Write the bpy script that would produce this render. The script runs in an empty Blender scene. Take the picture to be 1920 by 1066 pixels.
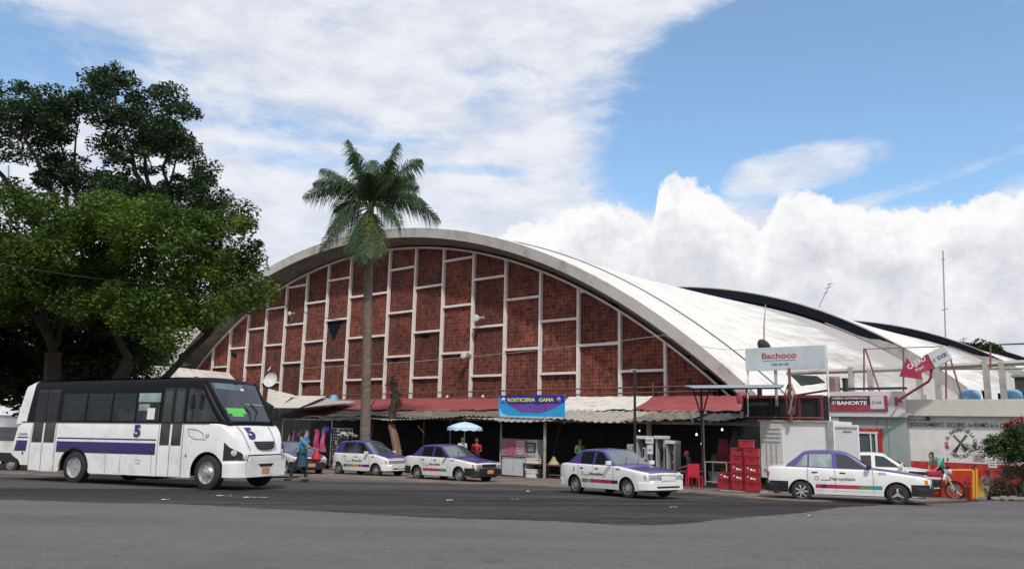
import bpy, bmesh, math, random
import numpy as np
from mathutils import Vector, Matrix
random.seed(7); rng = np.random.default_rng(11)
C = bpy.context.scene.collection
sc = bpy.context.scene
R = math.radians

# ------------------------------------------------------------------ camera
FPX, CAMH, PITCH, ROLL = 1480.0, 1.9, 10.08, 1.3
cam_d = bpy.data.cameras.new('camera'); cam = bpy.data.objects.new('camera', cam_d); C.objects.link(cam)
cam_d.sensor_width = 36; cam_d.lens = 36*FPX/1920; cam_d.clip_end = 5000; cam_d.clip_start = .1
MC = Matrix.Rotation(R(90+PITCH), 4, 'X') @ Matrix.Rotation(R(ROLL), 4, 'Z')
cam.matrix_world = Matrix.Translation((0, 0, CAMH)) @ MC
sc.camera = cam
sc.render.resolution_x, sc.render.resolution_y = 1024, 568

# survey helpers: where a sight line meets a wall plane, the ground or a given distance
AF = R(48.7)
UX = Vector((math.sin(AF), -math.cos(AF), 0)); VX = Vector((math.cos(AF), math.sin(AF), 0)); UROT = -R(90-48.7)
def ray(px, py): return MC.to_3x3() @ Vector(((px-960)/FPX, (533-py)/FPX, -1))
def onv(px, py, v):
    r = ray(px, py); p = Vector((0, 0, CAMH)) + r*(v/r.dot(VX)); return p.dot(UX), p.z
def aty(px, py, y):
    r = ray(px, py); return Vector((0, 0, CAMH)) + r*(y/r.y)
def gz(y): return max(.7-.032*y, -.75)
def gnd(px, py):
    r = ray(px, py); t = (.7-CAMH)/(r.z+.032*r.y); return Vector((0, 0, CAMH)) + r*t
def W(u, v, z=0): return UX*u + VX*v + Vector((0, 0, z))
def gW(u, v):
    p = W(u, v); p.z = gz(p.y); return p

# ------------------------------------------------------------------ sun
SUNDIR = (UX*.52 - VX*.46 + Vector((0, 0, .80))).normalized()
sun_d = bpy.data.lights.new('sun', 'SUN'); sun_d.energy = 2.5; sun_d.angle = R(3); sun_d.color = (1, .955, .89)
sun = bpy.data.objects.new('sun', sun_d); C.objects.link(sun)
sun.rotation_euler = SUNDIR.to_track_quat('Z', 'Y').to_euler()

# ------------------------------------------------------------------ world
sc.view_settings.view_transform = 'Standard'; sc.view_settings.look = 'None'; sc.view_settings.exposure = .15; sc.view_settings.gamma = 1
wd = bpy.data.worlds.new('World'); sc.world = wd; wd.use_nodes = True
def build_world():
    nt = wd.node_tree; N = nt.nodes; L = nt.links; N.clear()
    out = N.new('ShaderNodeOutputWorld')
    sky = N.new('ShaderNodeTexSky'); sky.sky_type = 'NISHITA'; sky.sun_disc = False
    sky.sun_elevation = math.asin(SUNDIR.z); sky.sun_rotation = math.atan2(SUNDIR.x, SUNDIR.y)
    sky.air_density = 1.1; sky.dust_density = .15; sky.ozone_density = 3.
    tc = N.new('ShaderNodeTexCoord'); sep = N.new('ShaderNodeSeparateXYZ'); L.new(tc.outputs['Generated'], sep.inputs[0])
    def m(op, a, b=None, c=None, clamp=False):
        n = N.new('ShaderNodeMath'); n.operation = op; n.use_clamp = clamp
        for i, x in enumerate((a, b, c)):
            if x is None: continue
            if isinstance(x, (int, float)): n.inputs[i].default_value = x
            else: L.new(x, n.inputs[i])
        return n.outputs[0]
    az = m('MULTIPLY', m('ARCTAN2', sep.outputs[0], sep.outputs[1]), 57.2958)
    el = m('MULTIPLY', m('ARCSINE', sep.outputs[2]), 57.2958)
    comb = N.new('ShaderNodeCombineXYZ'); L.new(az, comb.inputs[0]); L.new(el, comb.inputs[1])
    def noise(scale, det, rough=.55, sx=1, sy=1, dist=0.):
        mp = N.new('ShaderNodeMapping'); mp.inputs['Scale'].default_value = (sx, sy, 1); L.new(comb.outputs[0], mp.inputs[0])
        n = N.new('ShaderNodeTexNoise'); n.inputs['Scale'].default_value = scale; n.inputs['Detail'].default_value = det
        n.inputs['Roughness'].default_value = rough; n.inputs['Distortion'].default_value = dist
        L.new(mp.outputs[0], n.inputs['Vector']); return n.outputs['Fac']
    def pe(px, py):
        d = ray(px, py).normalized(); return math.degrees(math.atan2(d.x, d.y)), math.degrees(math.asin(d.z))
    def smooth(x, lo, hi):
        n = N.new('ShaderNodeMapRange'); n.interpolation_type = 'SMOOTHSTEP'; L.new(x, n.inputs[0])
        n.inputs[1].default_value = lo; n.inputs[2].default_value = hi; return n.outputs[0]
    def ell(px, py, rx, ry, soft=.0, tilt=0):
        a0, e0 = pe(px, py); ra = rx/1503*57.3; re = ry/1503*57.3
        dx = m('SUBTRACT', az, a0); dy = m('SUBTRACT', el, e0)
        dy = m('ADD', dy, m('MULTIPLY', dx, -tilt))
        d = m('ADD', m('POWER', m('ABSOLUTE', m('DIVIDE', dx, ra)), 2.), m('POWER', m('ABSOLUTE', m('DIVIDE', dy, re)), 2.))
        return smooth(d, 1.6, soft)
    # cumulus bank
    pts = [(-400, 640), (500, 600), (800, 540), (900, 470), (960, 425), (1040, 405), (1075, 385), (1110, 375), (1160, 378), (1200, 402), (1228, 418), (1236, 345), (1262, 325),
           (1300, 345), (1345, 362), (1380, 392), (1425, 425), (1445, 402), (1462, 366), (1500, 352), (1560, 368), (1620, 386), (1700, 392), (1780, 384), (1850, 366), (1920, 345), (2300, 330)]
    ramp = N.new('ShaderNodeValToRGB'); A0, A1 = -60., 60.
    L.new(m('DIVIDE', m('SUBTRACT', az, A0), A1-A0), ramp.inputs[0]); cr = ramp.color_ramp
    while len(cr.elements) > 1: cr.elements.remove(cr.elements[-1])
    first = True
    for p in pts:
        a, e = pe(*p); x = (a-A0)/(A1-A0); v = e/40
        if first: el0 = cr.elements[0]; el0.position = max(0, x); first = False
        else: el0 = cr.elements.new(x)
        el0.color = (v, v, v, 1)
    bound = m('MULTIPLY', ramp.outputs[0], 40.)
    n1 = noise(.55, 8, .62); n2 = noise(.16, 6, .6); n3 = noise(.09, 7, .55, 1, 2.6, .4); n4 = noise(.16, 6, .6, 1, 2.4)
    depth = m('SUBTRACT', m('ADD', bound, m('MULTIPLY', m('SUBTRACT', n1, .5), 3.4)), el)
    cum = smooth(depth, -.15, .45)
    gr = m('ADD', m('MULTIPLY', smooth(depth, .3, 5.), .6), m('MULTIPLY', m('SUBTRACT', n2, .5), 2.0), clamp=True)
    gr = m('ADD', gr, m('MULTIPLY', m('SUBTRACT', n1, .5), 1.3), clamp=True)
    cc = N.new('ShaderNodeMixRGB'); L.new(gr, cc.inputs[0]); cc.inputs[1].default_value = (.93, .93, .94, 1); cc.inputs[2].default_value = (.60, .62, .68, 1)
    # veil
    cov = m('ADD', .90, m('MULTIPLY', m('SUBTRACT', n3, .5), 1.5))
    cov = m('SUBTRACT', cov, m('MULTIPLY', ell(1560, 170, 430, 190, .35), 1.25))
    cov = m('SUBTRACT', cov, m('MULTIPLY', ell(1230, 330, 130, 70, .1), .75))
    cov = m('SUBTRACT', cov, m('MULTIPLY', ell(1850, 330, 200, 60, .1), .5))
    cov = m('SUBTRACT', cov, m('MULTIPLY', ell(0, 105, 270, 95, .0, .12), .8)); cov = m('SUBTRACT', cov, m('MULTIPLY', ell(560, 300, 260, 22, .1), .30))
    cov = m('SUBTRACT', cov, m('MULTIPLY', ell(560, 235, 330, 40, .1), .33))
    cov = m('SUBTRACT', cov, m('MULTIPLY', ell(880, 318, 130, 14, .1), .4))
    cov = m('ADD', cov, m('MULTIPLY', ell(1520, 312, 175, 44, .0, .05), 1.0))
    cov = m('ADD', cov, m('MULTIPLY', ell(1720, 345, 190, 16, .0, .22), .7))
    cov = m('ADD', cov, m('MULTIPLY', ell(1000, 30, 330, 70, .0), .35))
    cov = m('ADD', cov, m('MULTIPLY', m('SUBTRACT', n4, .5), .45)); cov = m('ADD', cov, m('MULTIPLY', m('SUBTRACT', noise(.42, 9, .68, .8, 2.2, .6), .5), .85))
    veil = m('MULTIPLY', smooth(cov, .0, .95), .94)
    vc = N.new('ShaderNodeMixRGB'); L.new(smooth(n4, .35, .65), vc.inputs[0]); vc.inputs[1].default_value = (.70, .73, .82, 1); vc.inputs[2].default_value = (.87, .88, .92, 1)
    bs = N.new('ShaderNodeBackground'); bs.inputs[1].default_value = .15
    hs = N.new('ShaderNodeMixRGB'); hs.blend_type = 'MIX'; hs.inputs[0].default_value = .12; L.new(sky.outputs[0], hs.inputs[1]); hs.inputs[2].default_value = (4.6, 5.4, 6.6, 1)
    tn = N.new('ShaderNodeMixRGB'); tn.blend_type = 'MULTIPLY'; tn.inputs[0].default_value = 1; L.new(hs.outputs[0], tn.inputs[1]); tn.inputs[2].default_value = (.88, 1.0, 1.03, 1)
    L.new(tn.outputs[0], bs.inputs[0])
    bv = N.new('ShaderNodeBackground'); L.new(vc.outputs[0], bv.inputs[0]); bv.inputs[1].default_value = .92
    bc = N.new('ShaderNodeBackground'); L.new(cc.outputs[0], bc.inputs[0]); bc.inputs[1].default_value = .95
    m1 = N.new('ShaderNodeMixShader'); L.new(veil, m1.inputs[0]); L.new(bs.outputs[0], m1.inputs[1]); L.new(bv.outputs[0], m1.inputs[2])
    m2 = N.new('ShaderNodeMixShader'); L.new(cum, m2.inputs[0]); L.new(m1.outputs[0], m2.inputs[1]); L.new(bc.outputs[0], m2.inputs[2])
    L.new(m2.outputs[0], out.inputs[0])
build_world()

# ------------------------------------------------------------------ materials
MATS = {}
def mat(name, col, rough=.6, metal=0., coat=0., var=.0, vscale=3., dirt=None, dirt_amt=0., dscale=1.5, bump=0., bscale=20., alpha=1., spec=.5, stretch=(1, 1, 1), emit=0.):
    if name in MATS: return MATS[name]
    m = bpy.data.materials.new(name); m.use_nodes = True; nt = m.node_tree; N = nt.nodes; L = nt.links
    b = N['Principled BSDF']; b.inputs['Roughness'].default_value = rough; b.inputs['Metallic'].default_value = metal
    b.inputs['Coat Weight'].default_value = coat; b.inputs['Coat Roughness'].default_value = .08
    b.inputs['Specular IOR Level'].default_value = spec; b.inputs['Alpha'].default_value = alpha
    if emit: b.inputs['Emission Color'].default_value = (*col, 1); b.inputs['Emission Strength'].default_value = emit
    tc = N.new('ShaderNodeTexCoord'); mp = N.new('ShaderNodeMapping'); mp.inputs['Scale'].default_value = stretch
    L.new(tc.outputs['Object'], mp.inputs[0]); cur = None
    def nz(s, d=5, r=.6):
        n = N.new('ShaderNodeTexNoise'); n.inputs['Scale'].default_value = s; n.inputs['Detail'].default_value = d; n.inputs['Roughness'].default_value = r
        L.new(mp.outputs[0], n.inputs['Vector']); return n.outputs['Fac']
    if var > 0:
        n = nz(vscale); mr = N.new('ShaderNodeMapRange'); L.new(n, mr.inputs[0]); mr.inputs[1].default_value = .3; mr.inputs[2].default_value = .7
        mr.inputs[3].default_value = 1-var; mr.inputs[4].default_value = 1+var
        mx = N.new('ShaderNodeVectorMath'); mx.operation = 'SCALE'; mx.inputs[0].default_value = col[:3]; L.new(mr.outputs[0], mx.inputs['Scale']); cur = mx.outputs[0]
    if dirt:
        n = nz(dscale, 8, .68); mr = N.new('ShaderNodeMapRange'); L.new(n, mr.inputs[0]); mr.inputs[1].default_value = .5-.0; mr.inputs[2].default_value = .72; mr.inputs[4].default_value = dirt_amt
        mx = N.new('ShaderNodeMixRGB'); L.new(mr.outputs[0], mx.inputs[0]); mx.inputs[2].default_value = (*dirt, 1)
        if cur is not None: L.new(cur, mx.inputs[1])
        else: mx.inputs[1].default_value = (*col[:3], 1)
        cur = mx.outputs[0]
    if cur is not None: L.new(cur, b.inputs['Base Color'])
    else: b.inputs['Base Color'].default_value = (*col[:3], 1)
    if bump > 0:
        n = nz(bscale, 6, .7); bp = N.new('ShaderNodeBump'); bp.inputs['Strength'].default_value = bump; bp.inputs['Distance'].default_value = .02
        L.new(n, bp.inputs['Height']); L.new(bp.outputs[0], b.inputs['Normal'])
    MATS[name] = m; return m

def roadmat(name, col, grain, patch):
    m = bpy.data.materials.new(name); m.use_nodes = True; nt = m.node_tree; N = nt.nodes; L = nt.links; b = N['Principled BSDF']; b.inputs['Roughness'].default_value = .88
    tc = N.new('ShaderNodeTexCoord')
    def nz(s, d=6, r=.6, st=(1, 1, 1)):
        mp = N.new('ShaderNodeMapping'); mp.inputs['Scale'].default_value = st; L.new(tc.outputs['Object'], mp.inputs[0])
        n = N.new('ShaderNodeTexNoise'); n.inputs['Scale'].default_value = s; n.inputs['Detail'].default_value = d; n.inputs['Roughness'].default_value = r; L.new(mp.outputs[0], n.inputs['Vector']); return n.outputs['Fac']
    def rg(x, a, b_, c, d):
        q = N.new('ShaderNodeMapRange'); L.new(x, q.inputs[0]); q.inputs[1].default_value = a; q.inputs[2].default_value = b_; q.inputs[3].default_value = c; q.inputs[4].default_value = d; return q.outputs[0]
    def mul(a, b_):
        q = N.new('ShaderNodeMath'); q.operation = 'MULTIPLY'; L.new(a, q.inputs[0]); L.new(b_, q.inputs[1]); return q.outputs[0]
    v = N.new('ShaderNodeTexVoronoi'); v.inputs['Scale'].default_value = 38; L.new(tc.outputs['Object'], v.inputs['Vector'])
    f = mul(rg(nz(30, 3, .8), .32, .68, 1-grain, 1+grain), rg(nz(.22, 5, .6, (.5, 1.6, 1)), .35, .65, 1-patch, 1+patch))
    f = mul(f, rg(v.outputs['Color'], .0, 1., .86, 1.16)); f = mul(f, rg(nz(2.2, 7, .7), .35, .65, .92, 1.07))
    cv = N.new('ShaderNodeTexVoronoi'); cv.feature = 'DISTANCE_TO_EDGE'; cv.inputs['Scale'].default_value = .28; dm = N.new('ShaderNodeVectorMath'); dm.operation = 'MULTIPLY_ADD'
    n3 = N.new('ShaderNodeTexNoise'); n3.inputs['Scale'].default_value = 1.3; n3.inputs['Detail'].default_value = 6; L.new(tc.outputs['Object'], n3.inputs['Vector']); L.new(n3.outputs['Color'], dm.inputs[0]); dm.inputs[1].default_value = (1.6, 1.6, 0); L.new(tc.outputs['Object'], dm.inputs[2]); L.new(dm.outputs[0], cv.inputs['Vector'])
    f = mul(f, rg(cv.outputs['Distance'], .0, .010, .80, 1.)); f = mul(f, rg(nz(.9, 4, .5, (1, .6, 1)), .66, .74, 1., .72))
    vm = N.new('ShaderNodeVectorMath'); vm.operation = 'SCALE'; vm.inputs[0].default_value = col; L.new(f, vm.inputs['Scale']); L.new(vm.outputs[0], b.inputs['Base Color'])
    bp = N.new('ShaderNodeBump'); bp.inputs['Strength'].default_value = .5; bp.inputs['Distance'].default_value = .015; L.new(nz(45, 5, .7), bp.inputs['Height']); L.new(bp.outputs[0], b.inputs['Normal'])
    MATS[name] = m; return m
asphalt_f = roadmat('asphalt_worn', (.104, .095, .097), .30, .15)
asphalt_d = roadmat('asphalt_dark', (.088, .086, .091), .20, .20)
dust = mat('dusty_concrete', (.17, .135, .115), .92, var=.25, vscale=.8, dirt=(.06, .05, .045), dirt_amt=.7, dscale=.6, bump=.4, bscale=25)
earth = mat('bare_earth', (.12, .095, .07), .95, var=.3, vscale=.6, bump=.5, bscale=8)
kerbm = mat('kerb_concrete', (.22, .20, .18), .9, var=.2, vscale=3, dirt=(.08, .07, .06), dirt_amt=.7)
conc_w = mat('painted_concrete', (.68, .66, .625), .75, var=.06, vscale=1.2, dirt=(.28, .265, .24), dirt_amt=.7, dscale=.8, bump=.2, bscale=6)
conc_g = mat('raw_concrete', (.36, .345, .32), .85, var=.12, vscale=1.5, dirt=(.16, .15, .14), dirt_amt=.75, dscale=1., bump=.3, bscale=8)
mull = mat('cream_frame_paint', (.78, .73, .69), .7, var=.08, vscale=2, dirt=(.3, .25, .22), dirt_amt=.5, dscale=2)
navy = mat('navy_shade', (.010, .012, .02), .95, var=.2, vscale=1, spec=.1)  # near-black colour stands in for shade between the shells and inside openings
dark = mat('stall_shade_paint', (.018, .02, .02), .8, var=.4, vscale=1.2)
black = mat('black_plastic', (.014, .014, .016), .45)
rubber = mat('tyre_rubber', (.016, .016, .017), .75, var=.2, vscale=10)
chrome = mat('silver_wheel', (.5, .5, .5), .35, metal=.7, var=.2, vscale=12)
steel = mat('brushed_steel', (.42, .42, .42), .4, metal=.5, var=.2, vscale=4)
galv = mat('galvanised_sheet', (.34, .33, .30), .6, metal=.15, var=.25, vscale=2, dirt=(.14, .09, .06), dirt_amt=.8, dscale=1.3)
oldsheet = mat('weathered_sheet', (.13, .11, .09), .9, var=.4, vscale=1.5, dirt=(.33, .30, .27), dirt_amt=.65, dscale=2.2)
palesheet = mat('pale_fibre_sheet', (.33, .30, .26), .8, var=.2, vscale=1.5, dirt=(.10, .08, .06), dirt_amt=.9, dscale=1.4)
rust = mat('rusty_brown_pipe', (.17, .07, .055), .7, var=.3, vscale=6)
redpaint = mat('red_wall_paint', (.40, .022, .018), .7, var=.1, vscale=2, dirt=(.5, .25, .2), dirt_amt=.35, dscale=6)
redtarp = mat('faded_red_sheet', (.27, .050, .050), .75, var=.12, vscale=.8, dirt=(.25, .12, .11), dirt_amt=.85, dscale=1.)
redtarp2 = mat('weathered_red_sheet', (.23, .075, .065), .8, var=.2, vscale=.8, dirt=(.25, .17, .14), dirt_amt=.85, dscale=1.3)
whitetarp = mat('white_sheet', (.66, .63, .58), .75, var=.07, vscale=1, dirt=(.25, .21, .18), dirt_amt=.75, dscale=1.6)
canvas = mat('cream_canvas', (.58, .55, .49), .8, var=.08, vscale=1.5, dirt=(.25, .22, .18), dirt_amt=.7, dscale=1.2)
creamwall = mat('cream_wall_paint', (.56, .545, .47), .8, var=.05, vscale=1, dirt=(.3, .27, .2), dirt_amt=.6, dscale=2, stretch=(1, 1, .35))
whitewall = mat('white_wall_paint', (.68, .665, .64), .8, var=.05, vscale=1, dirt=(.36, .33, .30), dirt_amt=.5, dscale=1.4)
greywall = mat('grey_green_panel', (.30, .35, .345), .6, var=.06, vscale=1.5, dirt=(.16, .18, .17), dirt_amt=.5, stretch=(1, 1, .3))
whitep = mat('white_car_paint', (.72, .72, .70), .35, coat=.6, var=.03, vscale=2, dirt=(.45, .43, .40), dirt_amt=.55, dscale=2.2)
buswhite = mat('white_bus_paint', (.74, .74, .73), .38, coat=.4, var=.03, vscale=1, dirt=(.46, .44, .41), dirt_amt=.6, dscale=1.6)
purple = mat('purple_car_paint', (.055, .04, .19), .32, coat=.5, var=.06, vscale=2)
purplest = mat('violet_stripe', (.032, .019, .135), .4)
purpledk = mat('dark_violet_stripe', (.03, .02, .07), .4)
glass = mat('dark_glass', (.012, .016, .018), .06, spec=.8, coat=.5)
teal_glass = mat('teal_windscreen', (.045, .075, .075), .05, spec=1., coat=1., var=.3, vscale=2)
glass_l = mat('light_window', (.22, .26, .26), .1, spec=.8, var=.4, vscale=3)
headl = mat('headlight_glass', (.55, .56, .58), .12, metal=.3, var=.25, vscale=14)
amber = mat('amber_lamp', (.6, .22, .03), .3)
redl = mat('red_lamp', (.3, .01, .01), .3)
orangeplate = mat('orange_plate', (.50, .24, .12), .6, var=.25, vscale=30)
magenta = mat('magenta_film', (.34, .012, .09), .5)
crimson = mat('crimson_film', (.40, .025, .05), .5)
greenf = mat('green_film', (.08, .26, .05), .5)
tealf = mat('teal_film', (.03, .24, .27), .5)
gold = mat('gold_film', (.42, .28, .05), .5)
inkt = mat('dark_ink', (.035, .03, .035), .6)
ink = mat('grey_ink', (.11, .11, .12), .6)
redink = mat('red_ink', (.40, .05, .04), .6)
whiteink = mat('white_ink', (.8, .78, .78), .6)
signgrey = mat('pale_blue_sign', (.47, .52, .55), .6, var=.06, vscale=1, dirt=(.36, .37, .37), dirt_amt=.7, dscale=1.5)
bankred = mat('bank_red', (.33, .026, .06), .55, var=.12, vscale=2, dirt=(.42, .12, .14), dirt_amt=.5, dscale=2.5)
winered = mat('wine_red', (.19, .02, .04), .5)
bark = mat('grey_bark', (.05, .04, .031), .95, var=.35, vscale=4, bump=.8, bscale=9, stretch=(1, 1, .25))
barkp = mat('palm_bark', (.15, .115, .095), .95, var=.35, vscale=3, bump=.5, bscale=8, stretch=(1, 1, 2.5))
crater = mat('red_crate_plastic', (.30, .012, .02), .45, var=.12, vscale=5)
yellowp = mat('yellow_orange_paint', (.70, .30, .02), .5)
redmetal = mat('red_steel', (.50, .04, .02), .5, var=.1)
blueplastic = mat('blue_plastic', (.16, .33, .50), .5, var=.12, vscale=2)
skin = mat('skin', (.30, .16, .105), .6)
skind = mat('tanned_skin', (.22, .11, .07), .6)
hair = mat('dark_hair', (.012, .01, .009), .6)

def leafmat(name, a, b_, scale=1.2, tr=.25):
    m = bpy.data.materials.new(name); m.use_nodes = True; nt = m.node_tree; N = nt.nodes; L = nt.links; b = N['Principled BSDF']
    geo = N.new('ShaderNodeNewGeometry'); tc = N.new('ShaderNodeTexCoord'); n = N.new('ShaderNodeTexNoise'); n.inputs['Scale'].default_value = scale; n.inputs['Detail'].default_value = 3
    L.new(tc.outputs['Object'], n.inputs['Vector'])
    at = N.new('ShaderNodeMath'); at.operation = 'MULTIPLY'; L.new(geo.outputs['Random Per Island'], at.inputs[0]); at.inputs[1].default_value = .5
    ad = N.new('ShaderNodeMath'); ad.operation = 'MULTIPLY_ADD'; L.new(n.outputs['Fac'], ad.inputs[0]); ad.inputs[1].default_value = 1.6; L.new(at.outputs[0], ad.inputs[2])
    mr = N.new('ShaderNodeMapRange'); L.new(ad.outputs[0], mr.inputs[0]); mr.inputs[1].default_value = .6; mr.inputs[2].default_value = 1.5
    mx = N.new('ShaderNodeMixRGB'); L.new(mr.outputs[0], mx.inputs[0]); mx.inputs[1].default_value = (*a, 1); mx.inputs[2].default_value = (*b_, 1)
    L.new(mx.outputs[0], b.inputs['Base Color']); b.inputs['Roughness'].default_value = .55; b.inputs['Specular IOR Level'].default_value = .3
    t = N.new('ShaderNodeBsdfTranslucent'); L.new(mx.outputs[0], t.inputs[0]); ms = N.new('ShaderNodeMixShader'); ms.inputs[0].default_value = tr
    L.new(b.outputs[0], ms.inputs[1]); L.new(t.outputs[0], ms.inputs[2]); L.new(ms.outputs[0], N['Material Output'].inputs[0]); return m
leaf_b = leafmat('bright_leaves', (.014, .038, .008), (.125, .205, .026), .5, .28)
leaf_d = leafmat('dark_leaves', (.020, .042, .020), (.06, .105, .045), .7, .2)
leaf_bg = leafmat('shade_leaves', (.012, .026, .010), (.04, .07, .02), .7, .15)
leaf_p = leafmat('palm_leaves', (.03, .06, .03), (.075, .125, .05), 1.5, .25)
leaf_y = leafmat('yellow_palm_leaves', (.075, .095, .02), (.17, .17, .04), 2., .2)
leaf_r = leafmat('red_flowers', (.22, .015, .03), (.36, .035, .06), 3., .2)
leaf_s = leafmat('shrub_leaves', (.02, .045, .012), (.06, .10, .025), 2., .2)
dry = leafmat('dry_brush', (.10, .085, .055), (.22, .19, .13), 2., .1)

# brick lattice
def brickmat():
    m = bpy.data.materials.new('brick_lattice'); m.use_nodes = True; nt = m.node_tree; N = nt.nodes; L = nt.links; b = N['Principled BSDF']; b.inputs['Roughness'].default_value = .9
    tc = N.new('ShaderNodeTexCoord'); sep = N.new('ShaderNodeSeparateXYZ'); L.new(tc.outputs['Object'], sep.inputs[0])
    def mm(op, a, b2=None, clamp=False):
        n = N.new('ShaderNodeMath'); n.operation = op; n.use_clamp = clamp
        for i, x in enumerate((a, b2)):
            if x is None: continue
            if isinstance(x, (int, float)): n.inputs[i].default_value = x
            else: L.new(x, n.inputs[i])
        return n.outputs[0]
    PX, PZ = .25, .221
    fx = mm('FRACT', mm('DIVIDE', mm('ADD', sep.outputs[0], 100), PX)); fz = mm('FRACT', mm('DIVIDE', mm('ADD', sep.outputs[2], 10), PZ))
    ix = mm('FLOOR', mm('DIVIDE', mm('ADD', sep.outputs[0], 100), PX)); iz = mm('FLOOR', mm('DIVIDE', mm('ADD', sep.outputs[2], 10), PZ))
    cb = N.new('ShaderNodeCombineXYZ'); L.new(ix, cb.inputs[0]); L.new(iz, cb.inputs[1])
    wn = N.new('ShaderNodeTexWhiteNoise'); wn.noise_dimensions = '2D'; L.new(cb.outputs[0], wn.inputs['Vector'])
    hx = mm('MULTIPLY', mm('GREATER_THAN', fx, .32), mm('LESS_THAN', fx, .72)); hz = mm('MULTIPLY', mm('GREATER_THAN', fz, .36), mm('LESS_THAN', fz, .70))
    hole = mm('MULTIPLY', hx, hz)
    n = N.new('ShaderNodeTexNoise'); n.inputs['Scale'].default_value = .55; n.inputs['Detail'].default_value = 5; n.inputs['Roughness'].default_value = .65; L.new(tc.outputs['Object'], n.inputs['Vector'])
    n2 = N.new('ShaderNodeTexNoise'); n2.inputs['Scale'].default_value = 5; n2.inputs['Detail'].default_value = 4; L.new(tc.outputs['Object'], n2.inputs['Vector'])
    f = mm('ADD', mm('MULTIPLY', n.outputs['Fac'], .9), mm('MULTIPLY', wn.outputs['Value'], .45)); f = mm('SUBTRACT', f, .2, True)
    mx = N.new('ShaderNodeMixRGB'); L.new(f, mx.inputs[0]); mx.inputs[1].default_value = (.075, .022, .015, 1); mx.inputs[2].default_value = (.40, .108, .066, 1)
    # soot streaks and missing blocks
    mp3 = N.new('ShaderNodeMapping'); mp3.inputs['Scale'].default_value = (2.2, 1, .28); L.new(tc.outputs['Object'], mp3.inputs[0]); n5 = N.new('ShaderNodeTexNoise'); n5.inputs['Scale'].default_value = 1.6; n5.inputs['Detail'].default_value = 6; L.new(mp3.outputs[0], n5.inputs['Vector'])
    st_ = N.new('ShaderNodeMapRange'); L.new(n5.outputs['Fac'], st_.inputs[0]); st_.inputs[1].default_value = .52; st_.inputs[2].default_value = .72; st_.inputs[4].default_value = .6
    s = mm('MAXIMUM', mm('MULTIPLY', mm('GREATER_THAN', wn.outputs['Value'], .92), .8), st_.outputs[0])
    so = N.new('ShaderNodeMapRange'); L.new(mm('ADD', n2.outputs['Fac'], mm('MULTIPLY', n.outputs['Fac'], .5)), so.inputs[0]); so.inputs[1].default_value = .85; so.inputs[2].default_value = .62; so.inputs[4].default_value = .55
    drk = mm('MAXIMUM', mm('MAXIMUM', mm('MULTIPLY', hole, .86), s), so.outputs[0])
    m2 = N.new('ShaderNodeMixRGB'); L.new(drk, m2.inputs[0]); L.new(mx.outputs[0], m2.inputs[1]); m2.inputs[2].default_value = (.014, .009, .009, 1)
    oi = N.new('ShaderNodeObjectInfo'); mr = N.new('ShaderNodeMapRange'); L.new(oi.outputs['Random'], mr.inputs[0]); mr.inputs[3].default_value = .66; mr.inputs[4].default_value = 1.22
    vm = N.new('ShaderNodeVectorMath'); vm.operation = 'SCALE'; L.new(m2.outputs[0], vm.inputs[0]); L.new(mr.outputs[0], vm.inputs['Scale'])
    L.new(vm.outputs[0], b.inputs['Base Color'])
    bp = N.new('ShaderNodeBump'); bp.inputs['Strength'].default_value = .8; bp.inputs['Distance'].default_value = .05; L.new(mm('SUBTRACT', 1., hole), bp.inputs['Height']); L.new(bp.outputs[0], b.inputs['Normal'])
    return m
brick = brickmat()
def roofmat():
    m = mat('white_roof_coating', (.68, .665, .63), .8, var=.06, vscale=.5, dirt=(.5, .48, .45), dirt_amt=.7, dscale=.8)
    nt = m.node_tree; N = nt.nodes; L = nt.links; b = N['Principled BSDF']
    src = b.inputs['Base Color'].links[0].from_socket
    at = N.new('ShaderNodeAttribute'); at.attribute_name = 'grime'
    tc = N.new('ShaderNodeTexCoord'); mp = N.new('ShaderNodeMapping'); mp.inputs['Scale'].default_value = (.9, .12, .9); L.new(tc.outputs['Object'], mp.inputs[0])
    n = N.new('ShaderNodeTexNoise'); n.inputs['Scale'].default_value = 1.2; n.inputs['Detail'].default_value = 9; n.inputs['Roughness'].default_value = .75; L.new(mp.outputs[0], n.inputs['Vector'])
    a = N.new('ShaderNodeMath'); a.operation = 'MULTIPLY_ADD'; L.new(at.outputs['Fac'], a.inputs[0]); a.inputs[1].default_value = .33; L.new(n.outputs['Fac'], a.inputs[2])
    mr = N.new('ShaderNodeMapRange'); L.new(a.outputs[0], mr.inputs[0]); mr.inputs[1].default_value = .68; mr.inputs[2].default_value = .95; mr.inputs[4].default_value = .75
    mx = N.new('ShaderNodeMixRGB'); L.new(mr.outputs[0], mx.inputs[0]); L.new(src, mx.inputs[1]); mx.inputs[2].default_value = (.25, .235, .23, 1)
    L.new(mx.outputs[0], b.inputs['Base Color']); return m
roofm = roofmat()

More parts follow.
